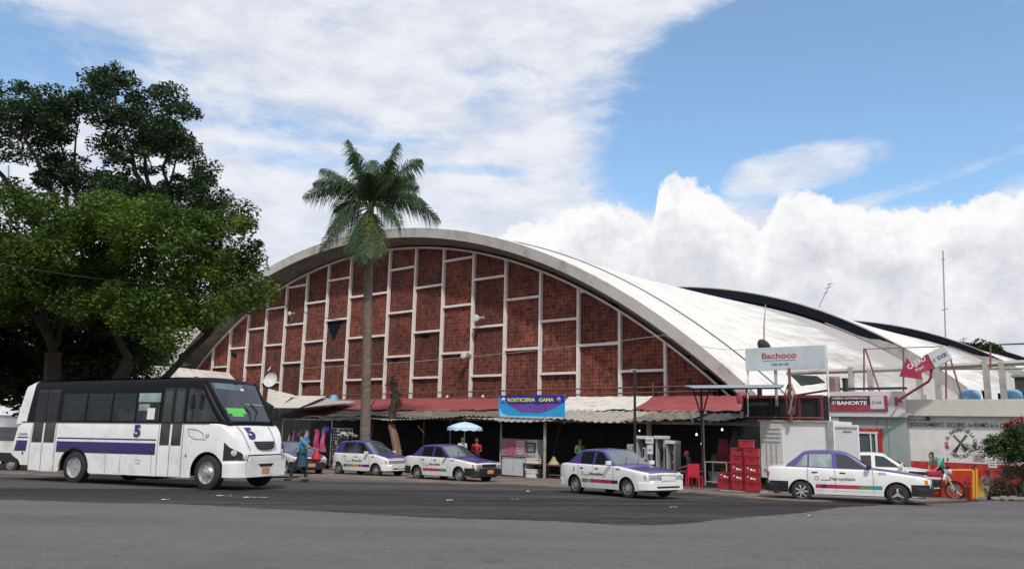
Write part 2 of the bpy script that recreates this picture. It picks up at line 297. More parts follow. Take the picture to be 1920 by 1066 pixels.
# ------------------------------------------------------------------ mesh helpers
class MB:
    def __init__(s): s.v = []; s.f = []; s.m = []; s.mats = []
    def mi(s, m):
        if m is None: return 0
        if m not in s.mats: s.mats.append(m)
        return s.mats.index(m)
    def add(s, vs, fs, m=None):
        k = len(s.v); s.v += [tuple(x) for x in vs]; s.f += [tuple(i+k for i in f) for f in fs]; s.m += [s.mi(m)]*len(fs); return s
    def box(s, c, d, m=None, rot=None, bev=0.):
        x, y, z = d[0]/2, d[1]/2, d[2]/2
        if bev > 0:
            bm = bmesh.new(); bmesh.ops.create_cube(bm, size=1); bmesh.ops.scale(bm, vec=d, verts=bm.verts)
            bmesh.ops.bevel(bm, geom=bm.edges[:], offset=bev, segments=2, affect='EDGES', profile=.6)
            vs = [v.co.copy() for v in bm.verts]; fs = [[v.index for v in f.verts] for f in bm.faces]; bm.free()
        else:
            vs = [Vector(p) for p in ((-x, -y, -z), (x, -y, -z), (x, y, -z), (-x, y, -z), (-x, -y, z), (x, -y, z), (x, y, z), (-x, y, z))]
            fs = [(0, 3, 2, 1), (4, 5, 6, 7), (0, 1, 5, 4), (1, 2, 6, 5), (2, 3, 7, 6), (3, 0, 4, 7)]
        if rot is not None: vs = [rot @ v for v in vs]
        c = Vector(c); return s.add([v+c for v in vs], fs, m)
    def tube(s, pts, r, m=None, n=8, cap=True):
        pts = [Vector(p) for p in pts]; rs = r if isinstance(r, (list, tuple)) else [r]*len(pts); vs = []; fs = []; up = None
        for i, p in enumerate(pts):
            d = (pts[min(i+1, len(pts)-1)]-pts[max(i-1, 0)]).normalized()
            if up is None: up = Vector((0, 0, 1)) if abs(d.z) < .9 else Vector((1, 0, 0))
            a = d.cross(up).normalized(); b = a.cross(d).normalized(); up = b
            for k in range(n):
                t = 2*math.pi*k/n; vs.append(p+a*(math.cos(t)*rs[i])+b*(math.sin(t)*rs[i]))
        for i in range(len(pts)-1):
            for k in range(n): fs.append((i*n+k, i*n+(k+1) % n, (i+1)*n+(k+1) % n, (i+1)*n+k))
        if cap: fs.append(tuple(range(n))[::-1]); fs.append(tuple((len(pts)-1)*n+k for k in range(n)))
        return s.add(vs, fs, m)
    def lathe(s, prof, m=None, n=24, axis='z', c=(0, 0, 0), closed=False):
        vs = []; fs = []; K = len(prof)
        for i in range(n):
            t = 2*math.pi*i/n
            for r, h in prof:
                p = (r*math.cos(t), r*math.sin(t), h)
                if axis == 'y': p = (p[0], p[2], p[1])
                if axis == 'x': p = (p[2], p[0], p[1])
                vs.append((p[0]+c[0], p[1]+c[1], p[2]+c[2]))
        for i in range(n):
            for k in range(K-1+(1 if closed else 0)):
                fs.append((i*K+k, i*K+(k+1) % K, ((i+1) % n)*K+(k+1) % K, ((i+1) % n)*K+k))
        return s.add(vs, fs, m)
    def grid(s, P, m=None):   # P: rows of points
        R_, K = len(P), len(P[0]); vs = [p for row in P for p in row]
        return s.add(vs, [(i*K+k, i*K+k+1, (i+1)*K+k+1, (i+1)*K+k) for i in range(R_-1) for k in range(K-1)], m)
    def prism(s, poly, h, m=None, plane='xz', off=0.):   # polygon extruded along the remaining axis
        n = len(poly)
        def P(a, b, c): return {'xz': (a, c, b), 'xy': (a, b, c), 'yz': (c, a, b)}[plane]
        vs = [P(a, b, off) for a, b in poly]+[P(a, b, off+h) for a, b in poly]
        return s.add(vs, [tuple(range(n)), tuple(range(2*n-1, n-1, -1))]+[(i, i+n, (i+1) % n+n, (i+1) % n) for i in range(n)], m)
    def build(s, name, m=None, parent=None, smooth=False, fix=True, loc=None):
        me = bpy.data.meshes.new(name); me.from_pydata(s.v, [], s.f)
        if s.mats:
            for x in s.mats: me.materials.append(x)
            me.polygons.foreach_set('material_index', s.m)
        elif m: me.materials.append(m)
        if fix:
            bm = bmesh.new(); bm.from_mesh(me); bmesh.ops.recalc_face_normals(bm, faces=bm.faces); bm.to_mesh(me); bm.free()
        if smooth:
            me.polygons.foreach_set('use_smooth', [True]*len(me.polygons))
            if smooth != 'all':
                try: me.set_sharp_from_angle(angle=R(38))
                except Exception: pass
        me.update(); o = bpy.data.objects.new(name, me); C.objects.link(o)
        if parent: o.parent = parent
        if loc: o.location = loc
        return o
def tag(o, label, cat, group=None):
    o['label'] = label; o['category'] = cat
    if group: o['group'] = group
    return o
def thing(name, label, cat, loc=(0, 0, 0), rz=0, group=None):
    o = bpy.data.objects.new(name, None); C.objects.link(o); o.location = loc; o.rotation_euler = (0, 0, rz); o.empty_display_size = .2
    return tag(o, label, cat, group)
def kind(o, k='structure'): o['kind'] = k; return o
def copytree(o, parent=None):
    c = o.copy(); C.objects.link(c); c.parent = parent
    for ch in o.children: copytree(ch, c)
    return c
def text(s, w, h, m, parent, pos, name='lettering', rz=0., tilt=0., shear=0., plane='xz', back=None, bold=0., mirror=False):
    """one line of lettering fitted to a w x h box whose centre is pos, in the parent's x-z plane facing -y"""
    cu = bpy.data.curves.new(name, 'FONT'); cu.body = s; cu.size = 1; cu.extrude = .012; cu.offset = bold; cu.shear = shear
    o = bpy.data.objects.new(name, cu); C.objects.link(o)
    dg = bpy.context.evaluated_depsgraph_get(); dg.update(); me = bpy.data.meshes.new_from_object(o.evaluated_get(dg))
    bpy.data.objects.remove(o); bpy.data.curves.remove(cu)
    co = np.zeros(len(me.vertices)*3); me.vertices.foreach_get('co', co); co = co.reshape(-1, 3)
    if len(co) == 0: return None
    mn, mx_ = co.min(0), co.max(0); c = (mn+mx_)/2; sz = np.maximum(mx_-mn, 1e-5)
    x = (co[:, 0]-c[0])/sz[0]*w; z = (co[:, 1]-c[1])/sz[1]*h; y = -(co[:, 2]-mn[2])/sz[2]*.006
    ca, sa = math.cos(tilt), math.sin(tilt); x, z = x*ca-z*sa, x*sa+z*ca
    me.vertices.foreach_set('co', np.stack([x, y, z], 1).ravel()); me.materials.clear(); me.materials.append(m); me.update()
    q = bpy.data.objects.new(name, me); C.objects.link(q); q.parent = parent; q.location = pos
    if isinstance(rz, (int, float)): q.rotation_euler = (0, 0, rz)
    else: q.rotation_euler = rz
    return q
def interp(pts):
    xs = [p[0] for p in pts]; ys = [p[1] for p in pts]
    return lambda x: float(np.interp(x, xs, ys))

# ------------------------------------------------------------------ ground
def sheet_xy(name, poly, m, dz, div=1.5):
    bm = bmesh.new(); vs = [bm.verts.new((x, y, 0)) for x, y in poly]; bm.faces.new(vs)
    ys = [p[1] for p in poly]
    for yc in (45.3125,):
        if min(ys) < yc < max(ys): bmesh.ops.bisect_plane(bm, geom=bm.verts[:]+bm.edges[:]+bm.faces[:], plane_co=(0, yc, 0), plane_no=(0, 1, 0))
    for v in bm.verts: v.co.z = gz(v.co.y)+dz
    bmesh.ops.triangulate(bm, faces=bm.faces)
    me = bpy.data.meshes.new(name); bm.to_mesh(me); bm.free(); me.materials.append(m)
    o = bpy.data.objects.new(name, me); C.objects.link(o); return kind(o)
sheet_xy('ground', [(-900, -40), (900, -40), (900, 1500), (-900, 1500)], earth, -.03)
far_edge = [gnd(*p) for p in [(-250, 884), (0, 887), (130, 892), (350, 897), (540, 894), (640, 897), (760, 902), (880, 908), (960, 908), (1060, 913), (1180, 919), (1290, 923), (1400, 933), (1500, 939), (1640, 942), (1780, 939), (1920, 931), (2200, 920)]]
sheet_xy('road', [(-60, 2), (60, 2)]+[(60, far_edge[-1].y)]+[(p.x, p.y) for p in far_edge[::-1]]+[(-60, far_edge[0].y)], asphalt_d, 0.)
seam = [gnd(*p) for p in [(-300, 932), (0, 937), (150, 940), (300, 944), (450, 950), (560, 955), (680, 964), (800, 969), (960, 974), (1080, 980), (1160, 984), (1260, 982), (1360, 974), (1440, 966), (1520, 958), (1580, 951), (1650, 946), (1780, 943), (1920, 934), (2200, 923)]]
sm2 = []
for a, b in zip(seam[:-1], seam[1:]):
    for k in range(10): q = a.lerp(b, k/10); sm2.append((q.x, q.y+random.uniform(-.06, .06)+.12*math.sin(q.x*1.7)))
sm2.append((seam[-1].x, seam[-1].y))
sheet_xy('forecourt_asphalt', [(-60, 2), (60, 2), (60, seam[-1].y)]+sm2[::-1]+[(-60, seam[0].y)], asphalt_f, .004)
# pavement strip with a low worn kerb step behind the road edge
def pavement():
    P = [[], [], []]
    for p in far_edge:
        d = Vector((p.x, p.y, 0)); n = VX.copy()
        P[0].append((p.x, p.y, gz(p.y)-.01)); q = d+n*.03; P[1].append((q.x, q.y, gz(q.y)+.05)); q = d+n*25; P[2].append((q.x, q.y, gz(q.y)+.05))
    # resample the wide strip so it follows the fall of the ground
    rows = [P[0], P[1]]
    for k in range(1, 26):
        rows.append([((Vector(a)+VX*k).x, (Vector(a)+VX*k).y, gz((Vector(a)+VX*k).y)+.05) for a in P[1]])
    kind(MB().grid(rows).build('pavement', dust))
pavement()
# trench marks / road patch lines
kb = MB()
for a, b in (((540, 893), (600, 895)), ((600, 895), (760, 899))):
    A, B = gnd(*a), gnd(*b); A.z += .06; B.z += .06; n = VX*.15
    kb.add([A, B, B+n, A+n, A-Vector((0, 0, .1)), B-Vector((0, 0, .1)), A+Vector((0, 0, .05)), B+Vector((0, 0, .05)), A+n+Vector((0, 0, .05)), B+n+Vector((0, 0, .05))], [(4, 5, 7, 6), (6, 7, 9, 8)])
kind(kb.build('kerb', kerbm))
for i, (x, y, l, w) in enumerate([(478, 933, .9, .05), (310, 937, .25, .08), (420, 930, .6, .04), (845, 938, .4, .04), (990, 921, .22, .12), (679, 889, .5, .1), (1520, 967, .25, .06), (1262, 951, .3, .05), (880, 902, .3, .12), (965, 936, .3, .03)]):
    p = gnd(x, y); mb = MB(); n = 7; P = []
    for r_ in range(3):
        P.append([(.6*l*(k/(n-1)-.5), .7*w*(r_-1)*(.6+.4*random.random()), .02*random.random()+.004) for k in range(n)])
    names = ['long white paper strip lying on the road right of the bus shadow', 'small white scrap of paper on the seam below the bus', 'faint white streak of paper below the front of the bus', 'thin paper shred on the empty middle of the road', 'crumpled white paper left of the taxi driving in the middle',
             'flat white paper on the kerb in front of the small hatchback taxi', 'white scrap on the pale asphalt below the rear of the right taxi', 'thin shred on the road below the middle taxi', 'white litter under the front bumper of the parked black-bumper sedan', 'tiny shred of paper at the centre of the road']
    o = mb.grid(P).build('paper_scrap', mat('paper', (.45, .45, .45), .8), smooth=False, loc=(p.x, p.y, gz(p.y)+(.06 if y < 905 else .006))); tag(o, names[i], 'litter', 'paper scraps on the road')

# ------------------------------------------------------------------ market hall
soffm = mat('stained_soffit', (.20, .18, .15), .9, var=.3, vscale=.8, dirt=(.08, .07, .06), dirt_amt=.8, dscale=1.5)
UC = -45.43
def base(d): return 14.26-.0115*d*d-2.546e-6*d**4
VF, VL = 36., 34.
hall = thing('market_hall', 'vaulted market hall with white arched shells and red brick lattice front', 'market hall', W(UC, VF, -.8), UROT)
HZ = -.8
def hl(d, v, z): return (d, v-VF, z-HZ)
offs = {1: (VL, lambda d: .9+.00117*d*d), 2: (72., lambda d: 2.4+.0025*d*d), 3: (117.6, lambda d: 4.15+.0031*d*d), 4: (163., lambda d: 5.9+.0033*d*d), 5: (200., lambda d: 7.2+.0034*d*d)}
rear = {1: lambda d: 1.25+.0025*d*d, 2: lambda d: 3.0+.0031*d*d, 3: lambda d: 4.9+.0033*d*d, 4: lambda d: 6.3+.0034*d*d}
DD = np.linspace(-31, 31, 90)
for k in (1, 2, 3, 4):
    v0, f0 = offs[k]; v1 = offs[k+1][0]+.6; f1 = rear[k]
    mb = MB(); P = []; G = []
    for j in range(0, 17):
        t = j/16; v = v0+.35+(v1-v0-.35)*t; row = []
        for d in DD:
            sag = -.25*math.sin(math.pi*t)
            row.append(hl(d, v, base(d)+f0(d)*(1-t)+f1(d)*t+sag)); G.append(max(0, (d-12)/16)*t*1.3+ (.5 if t > .8 else 0)+max(0, (abs(d)-22)/8)*.5+max(0, 1-((d-19)/8)**2)*max(0, t-.3)*1.1)
        P.append(row)
    mb.grid(P); o = mb.build('roof_shell', roofm, hall, smooth='all')
    at = o.data.attributes.new('grime', 'FLOAT', 'POINT'); at.data.foreach_set('value', G)
    # rim: lit lip face + soffit
    th = {1: (.1, 0), 2: (1.05, .0), 3: (1.25, 0), 4: (1.3, 0)}[k]
    rim = MB(); rows = [[], [], [], [], []]
    for d in DD:
        zt = base(d)+f0(d); sl = abs(-.023*d-1.0184e-5*d**3); fac = math.sqrt(1+sl*sl)
        if k == 1:
            hb = (.62)*fac; zb = zt-hb; zs = base(d)+.04
            pts = [(v0+.35, zt), (v0, zt+.02), (v0-.06, zt-.05), (v0+.12, zb-.02), (VF+.3, zs)]
        else:
            thk = .36*fac
            pts = [(v0+.35, zt), (v0, zt+.02), (v0-.02, zt-.06), (v0+.05, zt-thk), (v0+1.6, zt-thk-.1)]
        for r_, (v, z) in zip(rows, pts): r_.append(hl(d, v, z))
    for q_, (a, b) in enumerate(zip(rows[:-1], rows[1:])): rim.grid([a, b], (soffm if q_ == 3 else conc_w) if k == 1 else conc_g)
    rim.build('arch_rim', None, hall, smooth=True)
    if k > 1:
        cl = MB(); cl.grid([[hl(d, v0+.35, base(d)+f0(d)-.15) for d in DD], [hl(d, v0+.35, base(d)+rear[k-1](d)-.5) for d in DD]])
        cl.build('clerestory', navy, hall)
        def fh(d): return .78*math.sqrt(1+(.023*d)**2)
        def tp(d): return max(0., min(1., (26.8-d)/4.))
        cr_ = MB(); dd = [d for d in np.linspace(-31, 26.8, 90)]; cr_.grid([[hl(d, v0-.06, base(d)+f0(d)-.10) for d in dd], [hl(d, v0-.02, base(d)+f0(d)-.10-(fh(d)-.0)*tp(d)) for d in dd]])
        cr_.build('fascia_shade', navy, hall)  # near-black sheet with tapered end: shade painted onto the lip face
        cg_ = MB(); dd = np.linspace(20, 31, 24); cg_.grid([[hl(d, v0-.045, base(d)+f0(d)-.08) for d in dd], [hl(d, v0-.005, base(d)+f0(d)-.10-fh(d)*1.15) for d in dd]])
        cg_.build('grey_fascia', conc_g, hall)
# roof cable line parallel to the front rim
cbp = [hl(d, VL+3.2, base(d)+offs[1][1](d)+.10) for d in DD]
MB().tube(cbp, .032, None, 5).build('gutter_line', mat('gutter_dark', (.10, .10, .10), .8), hall)
# facade grid
cols = [s*(2.24+2.79*k) for k in range(9) for s in (-1, 1)]; cols.sort()
def walltop(d): return base(d)-.02
edges = cols; bays = [(edges[i], edges[i+1]) for i in range(len(edges)-1)]; bays = [(cols[0]-2.79, cols[0])]+bays+[(cols[-1], cols[-1]+2.6)]
MW = .16
for c in cols:
    mb = MB(); zt = walltop(abs(c)+MW/2)-.02; z0 = -.7
    if zt < z0+.5: continue
    a, b = hl(c-MW/2, VF-.20, z0), hl(c+MW/2, VF+.1, zt); mb.box(((a[0]+b[0])/2, (a[1]+b[1])/2, (a[2]+b[2])/2), (MW, .3, b[2]-a[2]), bev=.012); mb.build('mullion', mull, hall)
mid = (len(bays)-1)/2
for i, (a, b) in enumerate(bays):
    par = int(round(abs(i-mid))) % 2
    zs = [1.75, 4.86, 7.93, 11.0] if par == 0 else [3.3, 6.38, 9.45, 12.55]
    dm = max(abs(a), abs(b)); zmin_top = walltop(dm); tops = []
    lo = -.7
    zs2 = [z for z in zs if z < max(walltop(a), walltop(b))-.25]
    cuts = [lo]+zs2+[None]
    for q in range(len(cuts)-1):
        z0 = cuts[q]+(.075 if q else 0); z1 = cuts[q+1]
        mb = MB(); n = 8; rb, rt = [], []
        for k in range(n+1):
            d = a+(b-a)*k/n; zt = walltop(d) if z1 is None else min(z1-.075, walltop(d))
            rb.append(hl(d, VF, min(z0, zt))); rt.append(hl(d, VF, zt))
        mb.grid([rb, rt]); rb2 = [(x, y+.12, z) for x, y, z in rb]; rt2 = [(x, y+.12, z) for x, y, z in rt]; mb.grid([rt, rt2]); mb.grid([rb2, rt2])
        mb.build('brick_lattice', brick, hall)
    for z in zs2:
        # transom clipped where it would leave the arch
        xa, xb = a+MW/2+.002, b-MW/2-.002
        while walltop(xa) < z+.12 and xa < xb: xa += .05
        while walltop(xb) < z+.12 and xb > xa: xb -= .05
        if xb-xa < .2: continue
        p = hl((xa+xb)/2, VF-.05, z); MB().box(p, (xb-xa, .26, .145), bev=.012).build('transom', mull, hall)
# strip under arch
st = MB(); st.grid([[hl(d, VF-.17, walltop(d)-.02) for d in DD], [hl(d, VF-.17, walltop(d)-.14*math.sqrt(1+(.023*d)**2)) for d in DD]]); st.grid([[hl(d, VF-.17, walltop(d)-.14*math.sqrt(1+(.023*d)**2)) for d in DD], [hl(d, VF, walltop(d)-.14*math.sqrt(1+(.023*d)**2)) for d in DD]])
st.build('arch_trim', mull, hall)
# back wall inside so that the broken openings look into darkness
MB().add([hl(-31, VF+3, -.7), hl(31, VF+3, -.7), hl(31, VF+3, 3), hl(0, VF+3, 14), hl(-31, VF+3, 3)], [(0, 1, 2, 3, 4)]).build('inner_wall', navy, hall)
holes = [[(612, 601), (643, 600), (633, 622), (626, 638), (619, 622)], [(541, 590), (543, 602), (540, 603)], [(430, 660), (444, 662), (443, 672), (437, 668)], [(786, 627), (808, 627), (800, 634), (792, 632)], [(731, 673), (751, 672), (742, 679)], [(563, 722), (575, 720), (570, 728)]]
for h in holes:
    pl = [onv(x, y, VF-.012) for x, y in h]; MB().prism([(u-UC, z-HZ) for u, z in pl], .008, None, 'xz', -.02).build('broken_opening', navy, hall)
# fixtures on the facade
def lampfix(px, py, label, s=1.):
    u, z = onv(px, py, VF-.4); t = thing('floodlight', label, 'floodlight', W(u, VF-.22, z), UROT, 'floodlights on the brick front')
    MB().lathe([(.02, -.28*s), (.2*s, -.26*s), (.24*s, -.2*s), (.16*s, 0), (.08*s, .12*s)], None, 14, 'y', (0, -.25, 0)).build('lamp_head', whitewall, t, smooth=True)
    MB().box((.22*s, -.12, .05), (.28*s, .2, .14*s), bev=.02).build('ballast_box', conc_g, t); MB().tube([(0, .05, .1), (0, -.12, .1)], .03).build('bracket', black, t)
lampfix(898, 597, 'white floodlight on the brick front, higher of the two right of centre', 1.); lampfix(874, 667, 'white floodlight on the brick front, lower of the two right of centre', .9)
lampfix(547, 588, 'small pale floodlight high on the left part of the brick front', .7)

# railing in front of the facade
rl = thing('roof_railing', 'brown pipe railing running along the front below the brick lattice', 'railing', W(-40, 34.6, 2.6), UROT)
def rlp(u, z): return (u+40, 0, z-2.6)
for (x0, y0, x1, y1) in ((600, 741, 1345, 722), (600, 752, 1345, 732)):
    ua, za = onv(x0, y0, 34.6); ub, zb = onv(x1, y1, 34.6); MB().tube([rlp(ua, za), rlp(ub, zb)], .035).build('rail', rust, rl)
ua = onv(600, 745, 34.6)[0]; ub = onv(1345, 730, 34.6)[0]; n = 9
for k in range(n+1):
    u = ua+(ub-ua)*k/n; MB().tube([rlp(u, 3.0), rlp(u, 4.15)], .03).build('baluster_post', rust, rl)

# ------------------------------------------------------------------ stall row
stall = thing('stall_row', 'dark open market stalls under the awnings in front of the hall', 'market stalls', W(-25, 33.5, -.6), UROT)
def sl(u, v, z): return (u+25, v-33.5, z+.6)
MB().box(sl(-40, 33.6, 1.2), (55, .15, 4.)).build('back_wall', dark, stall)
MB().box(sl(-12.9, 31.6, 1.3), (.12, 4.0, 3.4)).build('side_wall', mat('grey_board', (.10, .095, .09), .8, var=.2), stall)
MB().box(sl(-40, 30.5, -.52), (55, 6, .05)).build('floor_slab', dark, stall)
for px, py, v, m_, r_ in ((1022, 796, 28.3, palesheet, .07), (940, 800, 28.6, galv, .05), (845, 800, 29.5, oldsheet, .05), (1318, 790, 27.8, galv, .05), (1217, 792, 30., conc_g, .12), (795, 795, 30, oldsheet, .05)):
    u, z = onv(px, py, v); g = gW(u, v).z
    MB().tube([sl(u, v, g+.04), sl(u, v, 2.3)], r_).build('post', m_, stall)
MB().box(sl(-27, 28.6, 2.13), (29, .08, .12)).build('eave_beam', oldsheet, stall)
for px0, py0, px1, py1, v in ((783, 797, 796, 812, 28.8), (1290, 770, 1300, 792, 27.9)):
    a, b = onv(px0, py0, v), onv(px1, py1, v); MB().tube([sl(a[0], v, a[1]), sl(b[0], v, b[1])], .035).build('brace', galv, stall)

def sheet(name, label, ua, ub, va, za, vb, zb, m_, cat='awning', wav=.03, per=.3, sag=.06, rag=.08, group=None, th=.02, ua2=None, ub2=None, thinglike=True):
    """sloping roof sheet from the back edge (va,za) to the front edge (vb,zb), corrugated down the slope"""
    ua2 = ua if ua2 is None else ua2; ub2 = ub if ub2 is None else ub2
    n = max(8, int(abs(ub-ua)/(per/6))); n = min(n, 420); rows = 5; ctr = W((ua+ub)/2, (va+vb)/2, (za+zb)/2); P = []; ph = random.random()*9
    seg = [random.uniform(-rag, rag) for _ in range(60)]; jit = [random.uniform(.4, 1.25) for _ in range(40)]; jit = [sum(jit[(q+w_) % 40] for w_ in range(8))/8 for q in range(40)]; inv = Matrix.Rotation(-UROT, 3, 'Z')
    for r_ in range(rows+1):
        t = r_/rows; row = []
        for k in range(n+1):
            s = k/n; u = (ua+(ub-ua)*s)*(1-t)+(ua2+(ub2-ua2)*s)*t; v = va+(vb-va)*t; z = za+(zb-za)*t
            z += wav*jit[k % 40]*math.sin(2*math.pi*u/per)-sag*math.sin(math.pi*t)+sag*.8*math.sin(u*.9+ph)*t
            sh = int(abs(u)/1.05) % 60
            if t == 1: v += seg[sh]*1.2; z += seg[sh]*.5
            p = inv @ (W(u, v, z)-ctr); row.append(tuple(p))
        P.append(row)
    mb = MB(); mb.grid(P); mb.grid([[(x, y, z-th) for x, y, z in row] for row in P]); mb.grid([P[-1], [(x, y, z-th) for x, y, z in P[-1]]])
    o = mb.build(name, m_, smooth='all', fix=False); o.location = ctr; o.rotation_euler = (0, 0, UROT)
    return tag(o, label, cat, group)
def U_(px, py, v): return onv(px, py, v)[0]
# coloured awning roofs
sheet('awning_roof', 'faded brownish red awning roof left of the palm trunk', U_(590, 757, 33.8), U_(700, 755, 33.8), 33.9, 3.38, 30.6, 2.62, redtarp2, wav=.02, group='coloured awning roofs', ua2=U_(560, 772, 30.6), ub2=U_(690, 772, 30.6))
sheet('awning_roof', 'long red awning roof between the palm trunk and the blue banner', U_(702, 755, 33.8), U_(1062, 750, 33.8), 33.9, 3.40, 30.6, 2.64, redtarp, wav=.015, group='coloured awning roofs', ua2=U_(692, 772, 30.6), ub2=U_(1040, 772, 30.6), per=.8)
sheet('awning_roof', 'white awning roof with a hole, right of the blue banner', U_(1064, 748, 33.8), U_(1222, 746, 33.8), 33.9, 3.44, 30.6, 2.68, whitetarp, wav=.012, group='coloured awning roofs', ua2=U_(1042, 772, 30.6), ub2=U_(1186, 772, 30.6), per=.8)
sheet('awning_roof', 'bright red awning roof on the right end beside the dark cage', U_(1224, 746, 33.8), U_(1392, 744, 33.8), 33.9, 3.44, 30.6, 2.68, redtarp, wav=.015, group='coloured awning roofs', ua2=U_(1188, 772, 30.6), ub2=U_(1390, 776, 30.6), per=.8)
grp = 'weathered eave sheets'
def eave(px0, px1, za, zb, m_, label, va=30.9, vb=28.3, **k): sheet('eave_sheet', label, U_(px0, 780, (va+vb)/2), U_(px1, 780, (va+vb)/2), va, za, vb, zb, m_, 'roof sheet', group=grp, **k)
eave(520, 700, 2.62, 2.02, oldsheet, 'dark sagging eave sheet beside the bus windscreen', sag=.12, rag=.12)
eave(695, 945, 2.66, 2.20, oldsheet, 'long weathered eave sheet right of the palm trunk', sag=.1, rag=.1, wav=.035)
eave(668, 792, 2.24, 2.08, palesheet, 'small pale eave sheet low in front of the bare trunk', va=29.3, vb=27.9, sag=.05, wav=.03)
eave(895, 1062, 2.42, 2.12, palesheet, 'pale corrugated eave sheet below the blue banner', va=30, vb=27.8, wav=.03, per=.36, sag=.06)
eave(1040, 1205, 2.70, 2.20, palesheet, 'grey scalloped eave sheet below the white awning', wav=.032, per=.38, rag=.16)
eave(1200, 1310, 2.70, 2.18, oldsheet, 'ragged eave sheet below the right red awning', wav=.05, per=.45, rag=.14)
eave(1300, 1425, 2.66, 2.35, mat('black_sheet', (.05, .05, .05), .8, var=.3), 'blackened sagging eave sheet next to the dark cage', rag=.12, sag=.15)
# hole in the white awning
u, z = onv(1113, 762, 31.9); o = MB().prism([(-.12, -.1), (.14, -.06), (.1, .1), (-.02, .16), (-.16, .05)], .01, None, 'xy').build('patch', black); o.location = W(u, 31.9, 3.06); tag(o, 'small dark patch on the white awning roof', 'patch')
# canvases left by the bus
def free_sheet(name, label, pts, m_, cat, group=None, th=.02, sub=8, sag=.2):
    """four px corners with own v distance -> sagging cloth"""
    Q = [W(*(lambda a: (a[0], v, a[1]))(onv(x, y, v))) for x, y, v in pts]; c = sum(Q, Vector())/4; P = []
    for i in range(sub+1):
        row = []
        for j in range(sub+1):
            s, t = i/sub, j/sub; p = (Q[0]*(1-s)+Q[1]*s)*(1-t)+(Q[3]*(1-s)+Q[2]*s)*t
            p = p-c; p.z -= sag*math.sin(math.pi*s)*math.sin(math.pi*t); row.append(tuple(p))
        P.append(row)
    mb = MB(); mb.grid(P); mb.grid([[(x, y, z-th) for x, y, z in r_] for r_ in P]); o = mb.build(name, m_, smooth='all', fix=False, loc=c); return tag(o, label, cat, group)
cg = 'cream canvas covers by the bus'
free_sheet('canvas_cover', 'cream canvas cover folded up highest behind the bus windscreen', [(503, 728, 30), (552, 740, 30.5), (520, 765, 27.5), (500, 752, 27)], canvas, 'canvas', cg, sag=.05)
free_sheet('canvas_cover', 'long cream canvas cover sweeping down to the right of the bus', [(545, 741, 31), (612, 742, 31.5), (560, 764, 27.5), (512, 764, 27)], canvas, 'canvas', cg, sag=.12)
free_sheet('canvas_cover', 'greyish canvas cover with pointed right end below the blue bucket', [(595, 742, 32), (655, 755, 31), (600, 760, 28.5), (555, 765, 28)], mat('grey_canvas', (.38, .37, .34), .8, var=.1), 'canvas', cg, sag=.08)
free_sheet('canvas_cover', 'thin grey canvas strip reaching from the canvases towards the palm trunk', [(620, 749, 32), (668, 752, 32), (650, 757, 31), (610, 757, 31)], mat('grey_canvas', (.38, .37, .34), .8, var=.1), 'canvas', cg, sag=.03)
# satellite dishes
def dish(px, py, v, rad, label, m_, tilt=(60, 0, 20), stand=True):
    u, z = onv(px, py, v); t = thing('satellite_dish', label, 'satellite dish', W(u, v, z-rad*1.4), UROT)
    prof = [(rad*math.sin(a), rad*.9*(1-math.cos(a))) for a in np.linspace(0.02, 1.0, 8)]
    o = MB().lathe(prof, None, 22).build('reflector', m_, t, smooth='all'); o.location = (0, 0, rad*1.4); o.rotation_euler = tuple(R(a) for a in tilt)
    mo = o.data; o.scale = (1.2, 1.2, 1)
    MB().tube([(0, .1, 0), (0, .1, rad*1.4)], .035).build('mast', black, t); MB().tube([(0, .05, rad*.6), (0, -.5*rad-.2, rad*1.2)], .02).build('feed_arm', steel, t)
    return t
dish(510, 713, 31., .52, 'larger white satellite dish behind the bus windscreen', whitewall, (75, 0, 25)); dish(507, 692, 32., .22, 'small pale dish just above the larger white one', conc_w, (60, 0, -20))
dish(1429, 652, 31.5, .34, 'dark grey satellite dish on top of the poultry billboard', mat('dish_grey', (.07, .07, .07), .7), (60, 0, 160))
# blue bucket on canvases
u, z = onv(626, 751, 31.8); t = tag(MB().lathe([(.02, .42), (.18, .42), (.2, .36), (.3, .2), (.36, .02), (.36, 0)], None, 16).build('water_tub', blueplastic, smooth=True, loc=W(u, 31.8, z-.02)), 'upturned light blue tub on the canvases left of the palm trunk', 'tub')
for i, (px, py) in enumerate(((838, 751), (905, 751))):
    u, z = onv(px, py, 33.7); tag(MB().lathe([(.0, .16), (.07, .15), (.09, .08), (.06, 0)], None, 8).build('white_jar', whitewall, smooth=True, loc=W(u, 33.7, 3.42)), ['small white jar on the red awning, the one nearer the palm', 'small white jar on the red awning, the one nearer the banner'][i], 'jar', 'white jars on the red awning')

